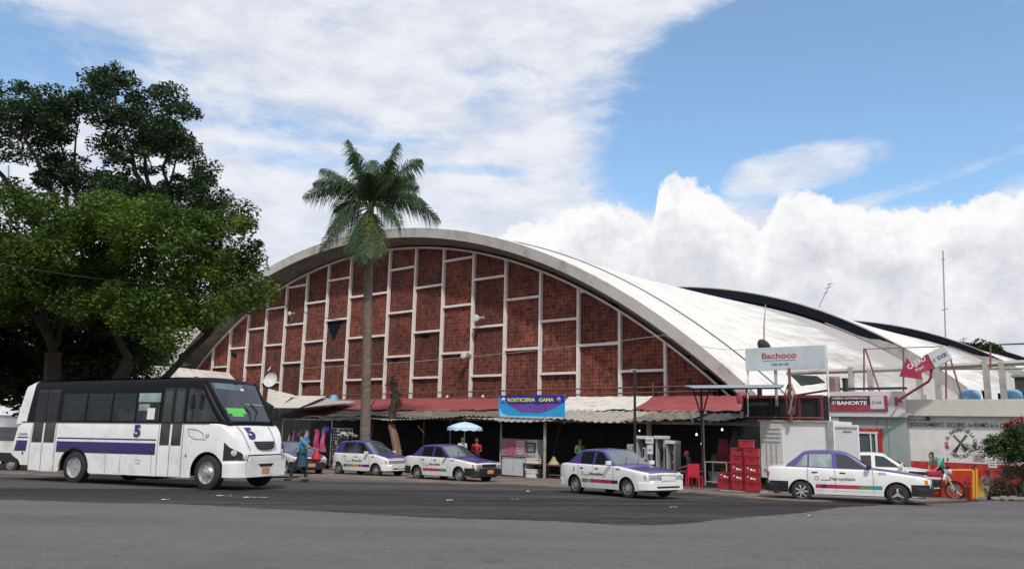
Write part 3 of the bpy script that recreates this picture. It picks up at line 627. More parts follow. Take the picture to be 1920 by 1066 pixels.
# blue banner
def banner():
    v = 28.6; (u0, z1), (u1, z0) = onv(935, 741, v), onv(1058, 782, v); w, h = u1-u0, z1-z0
    t = thing('shop_banner', 'bright blue rotisserie banner with yellow lettering hanging over the stalls', 'banner', W((u0+u1)/2, v, z0), UROT)
    def P(x, z, y=0): return (x*w-w/2, y, z*h)
    bl = mat('banner_blue', (.02, .30, .62), .55, var=.15, vscale=1.5); nv = mat('banner_navy', (.018, .03, .25), .55); vi = mat('banner_violet', (.17, .06, .33), .55, var=.2, vscale=3); li = mat('banner_light', (.25, .6, .8), .55)
    MB().box((0, .03, h/2), (w, .04, h)).build('panel', bl, t)
    MB().prism([(P(.0, 1)[0], h), (P(1, 1)[0], h), (P(1, .62)[0], h*.66), (P(.8, .5)[0], h*.5), (P(.5, .62)[0], h*.6), (P(.2, .5)[0], h*.55), (P(.06, .75)[0], h*.78)][::-1], .004, None, 'xz', .004).build('navy_field', nv, t)
    MB().prism([(P(.14, 0)[0], h*.60), (P(.35, 0)[0], h*.24), (P(.68, 0)[0], h*.2), (P(.86, 0)[0], h*.42), (P(.95, 0)[0], h*.62), (P(.55, 0)[0], h*.56)][::-1], .004, None, 'xz', -.002).build('violet_field', vi, t)
    MB().prism([(P(.02, 0)[0], h*.05), (P(.02, 0)[0], h*.4), (P(.07, 0)[0], h*.15), (P(.16, 0)[0], h*.05)], .004, None, 'xz', -.002).build('light_swoosh', li, t)
    MB().prism([(P(.03, 0)[0], h*.0), (P(.97, 0)[0], h*-.06), (P(.97, 0)[0], h*.02), (P(.03, 0)[0], h*.05)], .006, None, 'xz', -.008).build('hem', li, t)
    yl = mat('banner_yellow', (.75, .72, .12), .5)
    text('ROSTICERIA', w*.43, h*.17, yl, t, (-w*.14, -.006, h*.79), bold=.03); text('GAMA', w*.22, h*.17, yl, t, (w*.24, -.006, h*.79), bold=.03)
    pk = mat('banner_pink', (.6, .3, .45), .5)
    for cx, mm_ in ((-.42, whiteink), (.42, pk)):
        MB().lathe([(0, 0), (.11, 0), (.13, .012), (.06, .02), (.0, .02)], mm_, 12, 'y', (cx*w, -.022, h*.78)).build('emblem', None, t)
        for k in (-1, 0, 1): MB().box((cx*w+k*.08, -.03, h*.74), (.04, .01, .14), nv, rot=Matrix.Rotation(k*.6, 3, 'Y')).build('emblem_stroke', None, t)
    for k in (0, 1): MB().tube([P(k*.98+.01, 1.02, .06), P(k*.98+.01, -.3, .06)], .02).build('banner_pole', steel, t)
banner()

# ------------------------------------------------------------------ stall contents
# kitchen counter, board, cabinets near px 940-1045
def boxthing(name, label, cat, px0, px1, py0, py1, v, dep, parts, group=None):
    u0, z1 = onv(px0, py0, v); u1, z0 = onv(px1, py1, v); w, h = u1-u0, z1-z0
    t = thing(name, label, cat, W((u0+u1)/2, v, z0), UROT, group); parts(t, w, h, dep); return t
def cabinet(t, w, h, d):
    wp = mat('pale_cabinet', (.50, .53, .54), .5, var=.06)
    MB().box((0, d/2, h/2+.04), (w, d, h-.08), bev=.01).build('carcass', wp, t)
    for s in (-1, 1):
        o = MB().box((s*w/4, -.012, h/2+.02), (w/2-.02, .02, h-.14), bev=.004).build('door', wp, t); MB().box((s*.05, -.03, h*.55), (.015, .02, .1)).build('handle', steel, t)
    MB().box((0, d/2, h+.02), (w+.06, d+.04, .04)).build('top', steel, t)
boxthing('counter_cabinet', 'pale two-door counter cabinet at the foot of the stall post', 'cabinet', 942, 985, 857, 896, 28.4, .6, cabinet)
def posterboard(t, w, h, d):
    pk = mat('pink_poster', (.30, .15, .20), .7, var=.3, vscale=4); MB().box((0, 0, h/2), (w, .05, h)).build('board', pk, t)
    MB().box((-w*.1, -.03, h*.5), (w*.3, .008, h*.9)).build('photo_panel', mat('rose_poster', (.36, .10, .16), .7, var=.4, vscale=9), t)
    for k in range(6): MB().box((w*.28, -.03, h*(.2+.13*k)), (w*.3, .008, .035)).build('menu_line', whitewall, t)
boxthing('menu_board', 'pink menu board with white lines above the pale cabinet', 'menu board', 941, 986, 821, 856, 28.5, .1, posterboard)
def oven(t, w, h, d):
    cw = mat('enamel_white', (.46, .45, .42), .5, var=.15); MB().box((0, d/2, h/2), (w, d, h), bev=.02).build('housing', cw, t)
    MB().box((0, -.012, h*.56), (w*.75, .02, h*.55)).build('door_frame', black, t); MB().box((0, -.026, h*.56), (w*.55, .012, h*.42)).build('glass_pane', glass_l, t); MB().box((0, -.02, h*.13), (w*.9, .02, h*.1)).build('drip_tray', steel, t)
boxthing('rotisserie_oven', 'cream enamel rotisserie oven with black framed window in the stall', 'oven', 984, 1007, 823, 858, 28.6, .5, oven)
def table(t, w, h, d, m_=None):
    MB().box((0, d/2, h), (w, d, .05)).build('tabletop', m_ or rust, t)
    for x in (-w/2+.05, w/2-.05):
        for y in (.05, d-.05): MB().box((x, y, h/2), (.05, .05, h)).build('leg', black, t)
    MB().box((0, d/2, h*.35), (w-.1, d-.1, .03)).build('shelf', oldsheet, t)
boxthing('work_table', 'dark work table under the cream oven', 'table', 980, 1012, 868, 898, 28.3, .6, lambda t, w, h, d: table(t, w, h, d))
boxthing('serving_table', 'dark brown serving table behind the white taxi tail', 'table', 1025, 1062, 871, 902, 28.6, .6, lambda t, w, h, d: table(t, w, h, d))
def bin_(t, w, h, d):
    MB().box((0, d/2, h/2), (w, d, h), bev=.03).build('tub', conc_w, t); MB().box((0, d/2, h+.02), (w*1.08, d*1.08, .05), bev=.01).build('lid', whitewall, t)
boxthing('white_cooler', 'off-white cooler box on the dark work table', 'cooler', 986, 1006, 860, 870, 28.35, .4, bin_)
boxthing('grey_bin', 'grey storage bin standing under the dark work table', 'bin', 986, 1004, 880, 899, 28.35, .4, bin_)
u, z = onv(1033, 871, 28.7); tag(MB().lathe([(.0, .36), (.05, .34), (.12, .2), (.26, .03), (.26, 0)], None, 12).build('food_bag', mat('straw_bag', (.42, .33, .17), .8, var=.2), smooth=True, loc=W(u, 28.9, z+.02)), 'straw coloured bag heaped on the serving table', 'bag')
# phone booths
def booth(px0, px1, py0, py1, v, label, tint, col2):
    def parts(t, w, h, d):
        fr = mat('booth_frame', (.40, .40, .40), .5, metal=.2, var=.1)
        for s in (-1, 1): MB().box((s*(w/2-.03), d/2, h*.62), (.05, d, h*.76)).build('side_panel', fr, t)
        MB().box((0, d, h*.62), (w, .04, h*.76)).build('back_panel', tint, t); MB().box((0, d/2-.04, h*1.0), (w+.04, d+.08, .12), bev=.01).build('hood', mat('booth_hood', (.55, .55, .53), .5), t)
        ph = MB().box((0, d-.12, h*.62), (w*.5, .16, h*.3), bev=.02).build('telephone', col2, t); MB().box((-w*.12, d-.22, h*.63), (.05, .05, h*.2), bev=.015).build('handset', black, ph)
        MB().tube([(0, d, 0), (0, d, h*.3)], .05).build('pedestal', steel, t); MB().box((0, d/2, h*.3), (w, d, .04)).build('shelf', fr, t)
    return boxthing('telephone_booth', label, 'telephone booth', px0, px1, py0, py1, v, .4, parts, 'public telephone booths')
booth(1193, 1216, 819, 900, 27.6, 'blue-backed telephone booth nearest the dark lamp pole', mat('booth_blue', (.03, .10, .2), .5), whitewall)
booth(1229, 1247, 819, 903, 27.6, 'open grey telephone booth in the middle of the three', steel, black)
booth(1249, 1267, 828, 905, 27.4, 'grey telephone booth standing lowest and farthest right', conc_g, steel)
def sgn(t, w, h, d):
    MB().box((0, 0, h/2), (w, .06, h), bev=.01).build('panel', mat('white_panel', (.62, .64, .64), .5), t); MB().box((0, -.035, h*.5), (w*.7, .01, .04)).build('print_line', tealf, t)
boxthing('notice_board', 'upper small white notice board above the telephones', 'notice board', 1211, 1225, 819, 831, 27.5, .1, sgn, 'white notice boards at the telephones')
boxthing('notice_board', 'tall lower white notice board between the telephone booths', 'notice board', 1214, 1224, 834, 851, 27.5, .1, sgn, 'white notice boards at the telephones')
boxthing('fuse_box', 'beige metal box on a post left of the telephone booths', 'box', 1175, 1190, 832, 847, 27.8, .3, lambda t, w, h, d: (MB().box((0, d/2, h/2), (w, d, h), bev=.02).build('casing', palesheet, t), MB().box((0, -.012, h/2), (w*.8, .02, h*.8)).build('door', palesheet, t), MB().tube([(0, d/2, 0), (0, d/2, -1.1)], .04).build('post', steel, t)))
# bulbs
for i, (px, py) in enumerate(((1306, 814), (1354, 805), (1315, 831), (1199, 807))):
    u, z = onv(px, py, 28.8+i*.3); lb = ['bare light bulb glowing left of the right awning post', 'bare light bulb glowing right of the right awning post', 'small bulb glowing at the right awning post', 'tiny bulb glowing above the telephones'][i]
    t = thing('light_bulb', lb, 'light bulb', W(u, 28.8+i*.3, z), UROT, 'bare bulbs in the stalls'); r_ = .042 if i < 2 else .03
    MB().lathe([(.005, -r_), (r_*.7, -r_*.7), (r_, 0), (r_*.6, r_*.8), (r_*.3, r_*1.4)], None, 10).build('globe', mat('bulb_glow', (1, .98, .95), .3, emit=2.0), t, smooth=True); MB().tube([(0, 0, r_*1.3), (0, 0, .4)], .012).build('cord', black, t)
# parasol
u, z = onv(872, 790, 26.5); g = gW(u, 26.5).z
t = thing('market_parasol', 'pale blue parasol with scalloped rim open in front of the stalls', 'parasol', W(u, 26.5, g), UROT); H_ = z-g
pb = mat('pale_blue_cloth', (.45, .60, .74), .75, var=.12, vscale=3)
mb = MB(); n = 24
rows = [[(0.0, 0, H_)]*(n+1)]
for rr, zz in ((.28, H_-.05), (.56, H_-.14), (.80, H_-.26), (.82, H_-.37)):
    rows.append([((rr-.03*abs(math.sin(k*math.pi/3)))*math.cos(2*math.pi*k/n), (rr-.03*abs(math.sin(k*math.pi/3)))*math.sin(2*math.pi*k/n), zz-(.05 if zz < H_-.3 else 0)*abs(math.sin(k*math.pi/2))) for k in range(n+1)])
mb.grid(rows); mb.build('canopy', pb, t, smooth=True); MB().tube([(0, 0, 0), (0, 0, H_-.02)], .025).build('pole', steel, t)
MB().lathe([(.28, 0), (.28, .06), (.1, .12), (.05, .3)], None, 14).build('base', conc_g, t, smooth=True)
for k in range(8): MB().tube([(0, 0, H_-.35), (.72*math.cos(k*.785), .72*math.sin(k*.785), H_-.25)], .008, n=4).build('rib', steel, t)
# clothes rack stall
def hang(px, py, w, h, v, m_, label, name='hanging_garment'):
    u, z = onv(px, py, v); mb = MB(); P = []
    for i in range(9):
        t_ = i/8; ww = w*(.8+.2*min(1, t_*3)); P.append([(ww*(k/6-.5), .05*math.sin(k*1.7+i*.4)+.04*math.sin(i), -h*t_) for k in range(7)])
    mb.grid(P); mb.grid([[(x, y+.05, z_) for x, y, z_ in r_] for r_ in P]); o = mb.build(name, m_, smooth='all', fix=False); o.location = W(u, v, z); o.rotation_euler = (0, 0, UROT); return tag(o, label, 'garment', 'garments hanging in the clothes stall')
pkc = mat('pink_cloth', (.55, .07, .22), .8, var=.15); hang(594, 804, .55, 1.25, 27.6, pkc, 'bright pink garment hanging left of the pair'); hang(606, 806, .45, 1.2, 27.5, mat('rose_cloth', (.6, .13, .28), .8), 'rose pink garment hanging right of the pair')
hang(611, 797, .8, .55, 27.9, mat('indigo_cloth', (.05, .07, .28), .8, var=.3), 'indigo cloth hanging above the pink garments'); hang(551, 806, .3, 1.0, 27.8, mat('mauve_cloth', (.22, .08, .2), .8), 'mauve garment hanging closest to the bus nose')
hang(575, 806, .5, .7, 28.0, mat('grey_blue_cloth', (.28, .34, .40), .8), 'grey blue garment hanging behind the walking person'); hang(543, 806, .3, 1.3, 28.2, mat('lilac_grey_cloth', (.24, .2, .24), .8), 'lilac grey garment hanging at the left end'); hang(592, 852, .5, .8, 27.3, mat('red_cloth', (.4, .02, .03), .8), 'red cloth hanging below the pink garments')
t = thing('clothes_rail', 'thin metal rail carrying the hanging garments', 'clothes rail', W(-31.5, 27.8, -.4), UROT); a0, b0 = U_(530, 800, 27.8)+31.5, U_(622, 800, 27.8)+31.5
MB().tube([(a0, 0, 2.35), (b0, 0, 2.35)], .02).build('bar', steel, t)
for x in (a0, b0): MB().tube([(x, 0, 0), (x, 0, 2.35)], .025).build('upright', steel, t)
def meshrack(t, w, h, d):
    mb = MB()
    for k in range(10): mb.tube([(-w/2+w*k/9, 0, .0), (-w/2+w*k/9, 0, h)], .012, n=4)
    for k in range(14): mb.tube([(-w/2, 0, h*k/13), (w/2, 0, h*k/13)], .012, n=4)
    mb.build('wire_grid', steel, t)
    for k in range(14):
        x = random.uniform(-w/2+.1, w/2-.1); z_ = random.uniform(.3, h-.1); MB().box((x, -.06, z_), (.16, .05, .22), bev=.01).build('packet', random.choice([steel, conc_g, dark, palesheet, black]), t)
boxthing('wire_display_rack', 'wire grid display rack with small packets behind the hatchback taxi', 'display rack', 622, 657, 802, 880, 27.4, .1, meshrack)
def bundle(t, w, h, d):
    for k in range(5):
        MB().lathe([(.02, -.2), (.07, -.18), (.08, .18), (.02, .2)], None, 10, 'x', (-w/2+w*(k+.5)/5, 0, h/2+.1*(k % 2))).build('roll', [steel, whitewall, conc_g, steel, palesheet][k], t, smooth=True)
boxthing('rolled_goods', 'grey and white rolls stacked above the hatchback roof', 'rolls', 634, 668, 812, 820, 27.2, .3, bundle)
# ------------------------------------------------------------------ upper right: canopy, cage, billboard, frames
free_sheet('metal_canopy', 'thin grey metal canopy sheet on slim posts in front of the arch foot', [(1283, 722, 28), (1472, 720, 28), (1462, 726, 25.5), (1300, 727, 25.5)], mat('canopy_metal', (.30, .33, .35), .5, metal=.3, var=.15), 'canopy', sag=.05, th=.05)
t = thing('canopy_post', 'slim dark canopy post with three raking arms at its top', 'post', gW(U_(1318, 900, 27), 27), UROT)
zz = onv(1318, 727, 27)[1]-gz(gW(U_(1318, 900, 27), 27).y)
MB().tube([(0, 0, 0), (0, 0, zz)], .045).build('shaft', black, t)
for s in (-1, 1): MB().tube([(0, 0, zz-1.1), (s*.35, 0, zz)], .03).build('arm', black, t)
def cage(t, w, h, d):
    MB().box((0, d, h/2), (w, .06, h)).build('back_panel', dark, t); MB().box((0, d/2, .03), (w, d, .06)).build('floor', black, t); MB().box((0, .0, h-.05), (w, .1, .1)).build('red_top_beam', winered, t); MB().box((0, 0, .12), (w, .04, .05)).build('lower_beam', rust, t)
    for x in (-w/2+.05, -w*.13, w*.22, w/2-.05): MB().box((x, 0, h/2), (.06, .06, h)).build('bar', winered if x > 0 else black, t)
    mb = MB()
    for k in range(26): mb.tube([(-w/2+w*k/25, .1, 0), (-w/2+w*k/25, .1, h*.9)], .008, n=3)
    mb.build('mesh_screen', black, t); MB().box((-w*.25, .05, h*.55), (w*.45, .03, h*.7)).build('dark_cloth', mat('soot_cloth', (.02, .022, .025), .9, var=.5, vscale=4), t)
boxthing('rooftop_cage', 'dark rooftop cage with wine red beams left of the bank kiosk', 'cage', 1392, 1545, 741, 789, 28.4, .5, cage)
for i, (px, y0, y1) in enumerate(((1401, 724, 745), (1424, 724, 745))):
    u, z = onv(px, y0, 28.4); u2, z2 = onv(px, y1, 28.4); tag(MB().box((0, 0, (z-z2)/2), (.1 if i == 0 else .16, .1, z-z2), bev=.01).build('canopy_stub', black, loc=W(u, 28.4, z2)), ['thin black stub post under the grey canopy, left one', 'thick black stub post under the grey canopy, right one'][i], 'post', 'stub posts under the grey canopy')
u, z = onv(1390, 737, 30); tag(MB().lathe([(.02, .28), (.12, .26), (.19, .12), (.2, 0), (.17, -.2)], None, 16).build('red_tub', mat('red_tub', (.35, .05, .07), .6), smooth=True, loc=W(u, 30, z-.2)), 'round red tub sitting where the arch reaches the awnings', 'tub')
# wrapped pole with foliage
def vinepole():
    v = 27.8; u, z = onv(1480, 700, v); t = thing('wrapped_pole', 'thin pole wrapped in pinkish cables right of the billboard post', 'pole', W(u, v, 2.3), UROT)
    top = z-2.3; MB().tube([(0, 0, -.1), (0, 0, top+.2)], .055).build('shaft', rust, t)
    for k in range(6):
        a = k*1.1; MB().tube([(.12*math.cos(a), .1*math.sin(a), .2), (.22*math.cos(a+1), .15*math.sin(a+1), .8), (.08*math.cos(a+2), .08*math.sin(a+2), 1.25)], .022, n=5).build('cable_loop', [rust, palesheet, winered][k % 3], t)
vinepole()
# billboard
def billboard():
    v = 28.2; a = onv(1397, 654, v); b = onv(1397, 696, v); c = onv(1545, 645, v); d = onv(1545, 690, v); u0, u1 = a[0], c[0]; w = u1-u0
    t = thing('billboard', 'pale blue poultry brand billboard with red lettering on thin posts', 'billboard', W((u0+u1)/2, v, 2.4), UROT); zz = lambda z: z-2.4
    z0, z1 = zz((b[1]+d[1])/2), zz((a[1]+c[1])/2); h = z1-z0
    MB().box((0, .04, (z0+z1)/2), (w, .08, h), bev=.01).build('panel', signgrey, t)
    for x in (-w/2+.04, w/2+.04): MB().tube([(x, .1, .9 if x < 0 else .7), (x, .1, z1+.03)], .035).build('post', whitewall, t)
    MB().tube([(-w/2+.0, .1, 0), (-w/2+.0, .1, .9)], .03).build('post', whitewall, t)
    MB().tube([(-.38, .14, .4), (-.38, .14, z0+.1)], .06).build('mast', conc_g, t)
    text('Bachoco', w*.44, h*.25, redink, t, (-w*.06, -.004, z0+h*.63), bold=.02)
    MB().box((-w*.06, -.004, z0+h*.42), (w*.42, .006, .018)).build('rule_line', ink, t)
    text('Casa de vida', w*.22, h*.13, ink, t, (-w*.05, -.004, z0+h*.27))
billboard()
u, z = onv(1437, 570, 31.8); u2, z2 = onv(1433, 655, 31.8); tag(MB().tube([(0, 0, z2-.8), (.02, 0, (z+z2)/2), (.12, 0, z)], [.05, .035, .015]).build('whip_antenna', conc_g, loc=W(u2, 31.8, 0)), 'slim whip antenna mast rising behind the billboard', 'antenna')
# concrete frames on the roofs at right
def frames():
    v = 36.5; t = thing('concrete_frame', 'unfinished concrete frame of columns and beams above the cream wall', 'concrete frame', W(-8, v, 3.1), UROT)
    def col(px, top, bot, w=.24, v_=v, nm='column', m_=conc_g):
        u, z1 = onv(px, top, v_); _, z0 = onv(px, bot, v_); MB().box((u+8, v_-v, (z0+z1)/2-3.1), (w, w, z1-z0), bev=.01).build(nm, m_, t)
    def beam(p, q, th, v_=v, m_=conc_g, nm='beam'):
        a, b = onv(*p, v_), onv(*q, v_); MB().tube([(a[0]+8, v_-v, a[1]-3.1), (b[0]+8, v_-v, b[1]-3.1)], th, n=4).build(nm, m_, t)
    for px, a, b in ((1595, 688, 735), (1631, 692, 735), (1722, 692, 748), (1756, 680, 748), (1847, 675, 748), (1877, 678, 748)): col(px, a, b, .21)
    beam((1475, 699), (1700, 691), .11); beam((1700, 690), (1990, 676), .11); beam((1700, 692), (1950, 690), .04)
frames()
def steelframe():
    v = 35.5; t = thing('sign_scaffold', 'dark steel scaffold bars rising above the bank kiosk roof', 'scaffold', W(-9, v, 3.2), UROT)
    def bar(p, q, r_=.035, m_=rust):
        a, b = onv(*p, v), onv(*q, v); MB().tube([(a[0]+9, 0, a[1]-3.2), (b[0]+9, 0, b[1]-3.2)], r_, n=6).build('bar', m_, t)
    bar((1620, 652), (1620, 735)); bar((1623, 655), (1650, 735)); bar((1774, 660), (1774, 748)); bar((1782, 672), (1805, 748)); bar((1694, 652), (1694, 735)); bar((1857, 645), (1857, 690)); bar((1620, 654), (1770, 649), .02); bar((1857, 646), (1990, 640), .02); bar((1560, 729), (1700, 727), .06, black); bar((1490, 741), (1560, 730), .05, black)
steelframe()
for i, (px, w_) in enumerate(((1818, .42), (1899, .36))):
    u, z = onv(px, 746, 37.5); tag(MB().lathe([(.02, .34), (w_*.6, .34), (w_*.9, .24), (w_, .1), (w_, -.3)], None, 18).build('water_tank', blueplastic, smooth=True, loc=W(u, 37.5, z)), ['light blue water tank on the roof, the one behind the middle of the cream wall', 'light blue water tank on the roof, nearest the right edge'][i], 'water tank', 'blue roof water tanks')
u, z = onv(1905, 748, 38); t = thing('roof_hut', 'low dark roof hut behind the cream parapet at the right edge', 'hut', W(u+.5, 38, z-.3), UROT); MB().box((.6, .5, .65), (2.2, 1, 1.1), bev=.02).build('wall', mat('dark_hut', (.05, .052, .05), .8, var=.3), t); MB().box((.6, .5, 1.24), (2.4, 1.2, .08)).build('roof', galv, t); MB().box((.2, -.01, .5), (.5, .03, .5)).build('window', glass_l, t)
u, z = onv(1590, 738, 31.5)
def acunit(t, w, h, d):
    MB().box((0, d/2, h/2), (w, d, h), bev=.02).build('casing', mat('ac_case', (.30, .24, .22), .7, var=.3, vscale=4), t); mb = MB()
    for k in range(7): mb.box((0, -.01, h*(.12+.12*k)), (w*.86, .02, .02))
    mb.build('grille', rust, t)
boxthing('rooftop_machine', 'brownish rooftop machine with slatted front left of the bank sign', 'machine', 1549, 1569, 705, 737, 34.6, .5, acunit)
boxthing('rooftop_chimney', 'short dark grey chimney box right of the rooftop machine', 'chimney', 1579, 1587, 711, 737, 34.8, .3, lambda t, w, h, d: (MB().box((0, d/2, h/2), (w, d, h)).build('shaft', black, t), MB().box((0, d/2, h+.03), (w*1.3, d*1.3, .06)).build('cap', black, t)))
free_sheet('green_tarpaulin', 'dark green tarpaulin slung under the concrete beam right of the billboard post', [(1482, 702, 31), (1532, 704, 31), (1548, 716, 29.5), (1502, 722, 29.5)], mat('green_tarp', (.008, .016, .011), .9, var=.8, vscale=5), 'tarpaulin', sag=.15)

# ------------------------------------------------------------------ kiosk and wall
def kiosk():
    v = 34.1; u0, zt = onv(1553, 735, v); u1 = onv(1697, 740, v)[0]; zb = onv(1620, 781, v)[1]; g = -.6; w = u1-u0; zt = onv(1600, 734, v)[1]
    t = thing('bank_kiosk', 'grey green cash machine kiosk with white fascia and red framed window', 'kiosk', W((u0+u1)/2, v, g), UROT)
    MB().box((0, 1.6, (zb-g)/2), (w-.1, 3.1, zb-g)).build('wall', greywall, t)
    MB().box((0, 1.5, (zb+zt)/2-g), (w, 3.3, zt-zb), bev=.015).build('fascia', mat('fascia_white', (.60, .585, .57), .6, var=.04, dirt=(.4, .37, .35), dirt_amt=.4), t)
    MB().box((-w/2+.25, .0, (zb-g)/2), (.28, .12, zb-g)).build('pier', conc_w, t)
    for x in (.35, .75): MB().box((x+.02, .044, (zb-g)/2), (.012, .01, zb-g)).build('panel_joint', ink, t)
    def P(px, py): a = onv(px, py, v-.05); return a[0]-(u0+u1)/2, a[1]-g
    xl, zt_ = P(1557, 742); xr, zb_ = P(1667, 770); mbw, mbh = xr-xl, zt_-zb_
    s = thing('bank_sign', 'wine red bank sign with white lettering on the kiosk fascia', 'sign', W((u0+u1)/2+(xl+xr)/2, v-.05, zb_+g), UROT)
    MB().box((0, -.05, mbh/2), (mbw, .22, mbh), bev=.01).build('casing', bankred, s); MB().box((-mbw*.14, -.163, mbh*.68), (mbw*.7, .01, mbh*.55)).build('dark_panel', mat('sign_dark', (.05, .012, .02), .5), s)
    MB().box((mbw*.33, -.165, mbh*.55), (mbw*.23, .012, mbh*.85)).build('white_panel', mat('sign_white', (.55, .55, .57), .5), s)
    text('CAJERO AUTOMATICO', mbw*.62, mbh*.15, whiteink, s, (-mbw*.14, -.172, mbh*.82), bold=.02); text('BANORTE', mbw*.52, mbh*.26, whiteink, s, (-mbw*.1, -.172, mbh*.52), bold=.03)
    mb = MB()
    for k in range(3): mb.tube([(-mbw*.455+.03*k*2, -.172, mbh*.4), (-mbw*.44+.03*k*2, -.172, mbh*.64)], .014, n=4)
    mb.build('logo_mark', whiteink, s)
    pts = [(mbw*.27+.05*math.cos(a)*(1-.1*a/6), -.175, mbh*.55+.05*math.sin(a)) for a in np.linspace(.6, 6.2, 14)]; MB().tube(pts, .012, n=5).build('swirl_mark', ink, s); text('IXE', mbw*.09, mbh*.14, ink, s, (mbw*.36, -.174, mbh*.55), bold=.02)
    # window
    wx0, wz1 = P(1604, 802); wx1, wz0 = P(1655, 862); ww = wx1-wx0; wh = wz1-wz0; cx = (wx0+wx1)/2; cz = (wz0+wz1)/2
    f = MB(); f.box((cx, .0, wz1-.06), (ww, .1, .12)); f.box((wx1-.06, .0, cz-.06), (.12, .1, wh-.12)); f.box((wx0+.06, .0, cz-.06), (.12, .1, wh-.12)); fo = f.build('window', redpaint, t)
    f = MB(); f.box((cx, -.02, wz1-.17), (ww-.24, .06, .08)); f.box((wx1-.2, -.02, cz-.12), (.08, .06, wh-.2)); f.box((wx1-.42, -.02, cz-.12), (.04, .06, wh-.2)); f.build('frame', whitewall, fo); MB().box((cx, .03, cz-.1), (ww-.2, .03, wh-.2)).build('pane', mat('blue_grey_glass', (.08, .11, .13), .1, spec=.8), fo)
kiosk()
def arrow():
    v = 33.3; Q = [(1686, 705), (1703, 672), (1708, 683), (1739, 664), (1772, 647), (1785, 672), (1753, 690), (1724, 697), (1730, 705), (1722, 711)]
    cu, cz = onv(1740, 680, v); t = thing('arrow_sign', 'tilted red arrow sign for the cash machine with white end panel', 'sign', W(cu, v, cz), UROT)
    P = lambda px, py: (onv(px, py, v)[0]-cu, onv(px, py, v)[1]-cz)
    red = [P(1686, 705), P(1700, 670), P(1708, 682), P(1738, 663), P(1752, 690), P(1724, 698), P(1729, 711)]; wh = [P(1739.5, 662), P(1771, 647), P(1785, 672), P(1753.5, 689.5)]
    MB().prism(red, .16, None, 'xz', 0).build('arrow_panel', bankred, t); MB().prism(wh, .16, None, 'xz', 0).build('white_panel', mat('sign_white', (.55, .55, .57), .5), t)
    ang = R(28); x, z = P(1718, 680); text('CAJERO', .72, .245, whiteink, t, (x+.02, -.004, z-.02), tilt=R(29), bold=.02); x, z = P(1723, 691); text('Aqui', .35, .15, whiteink, t, (x+.02, -.004, z+.0), tilt=R(29))
    x, z = P(1764, 668); text('IXE', .35, .14, ink, t, (x+.05, -.004, z+.02), tilt=R(29), bold=.03); x0, z0 = P(1752, 675); MB().tube([(x0+.04*math.cos(a), -.008, z0+.05*math.sin(a)) for a in np.linspace(.6, 6, 10)], .012, n=4).build('swirl_mark', ink, t)
    pa = [P(1745, 690), P(1744, 706), P(1740, 714), P(1679, 752)]; MB().tube([(x, .1, z) for x, z in pa], .05, n=8).build('support_arm', winered, t); x, z = P(1679, 751); MB().box((x, .1, z-.02), (.1, .12, .35)).build('wall_plate', winered, t)
    x, z = P(1679, 751); MB().tube([(x, .1, z), (x+.05, 1.45, z)], .04).build('wall_stay', winered, t)
arrow()
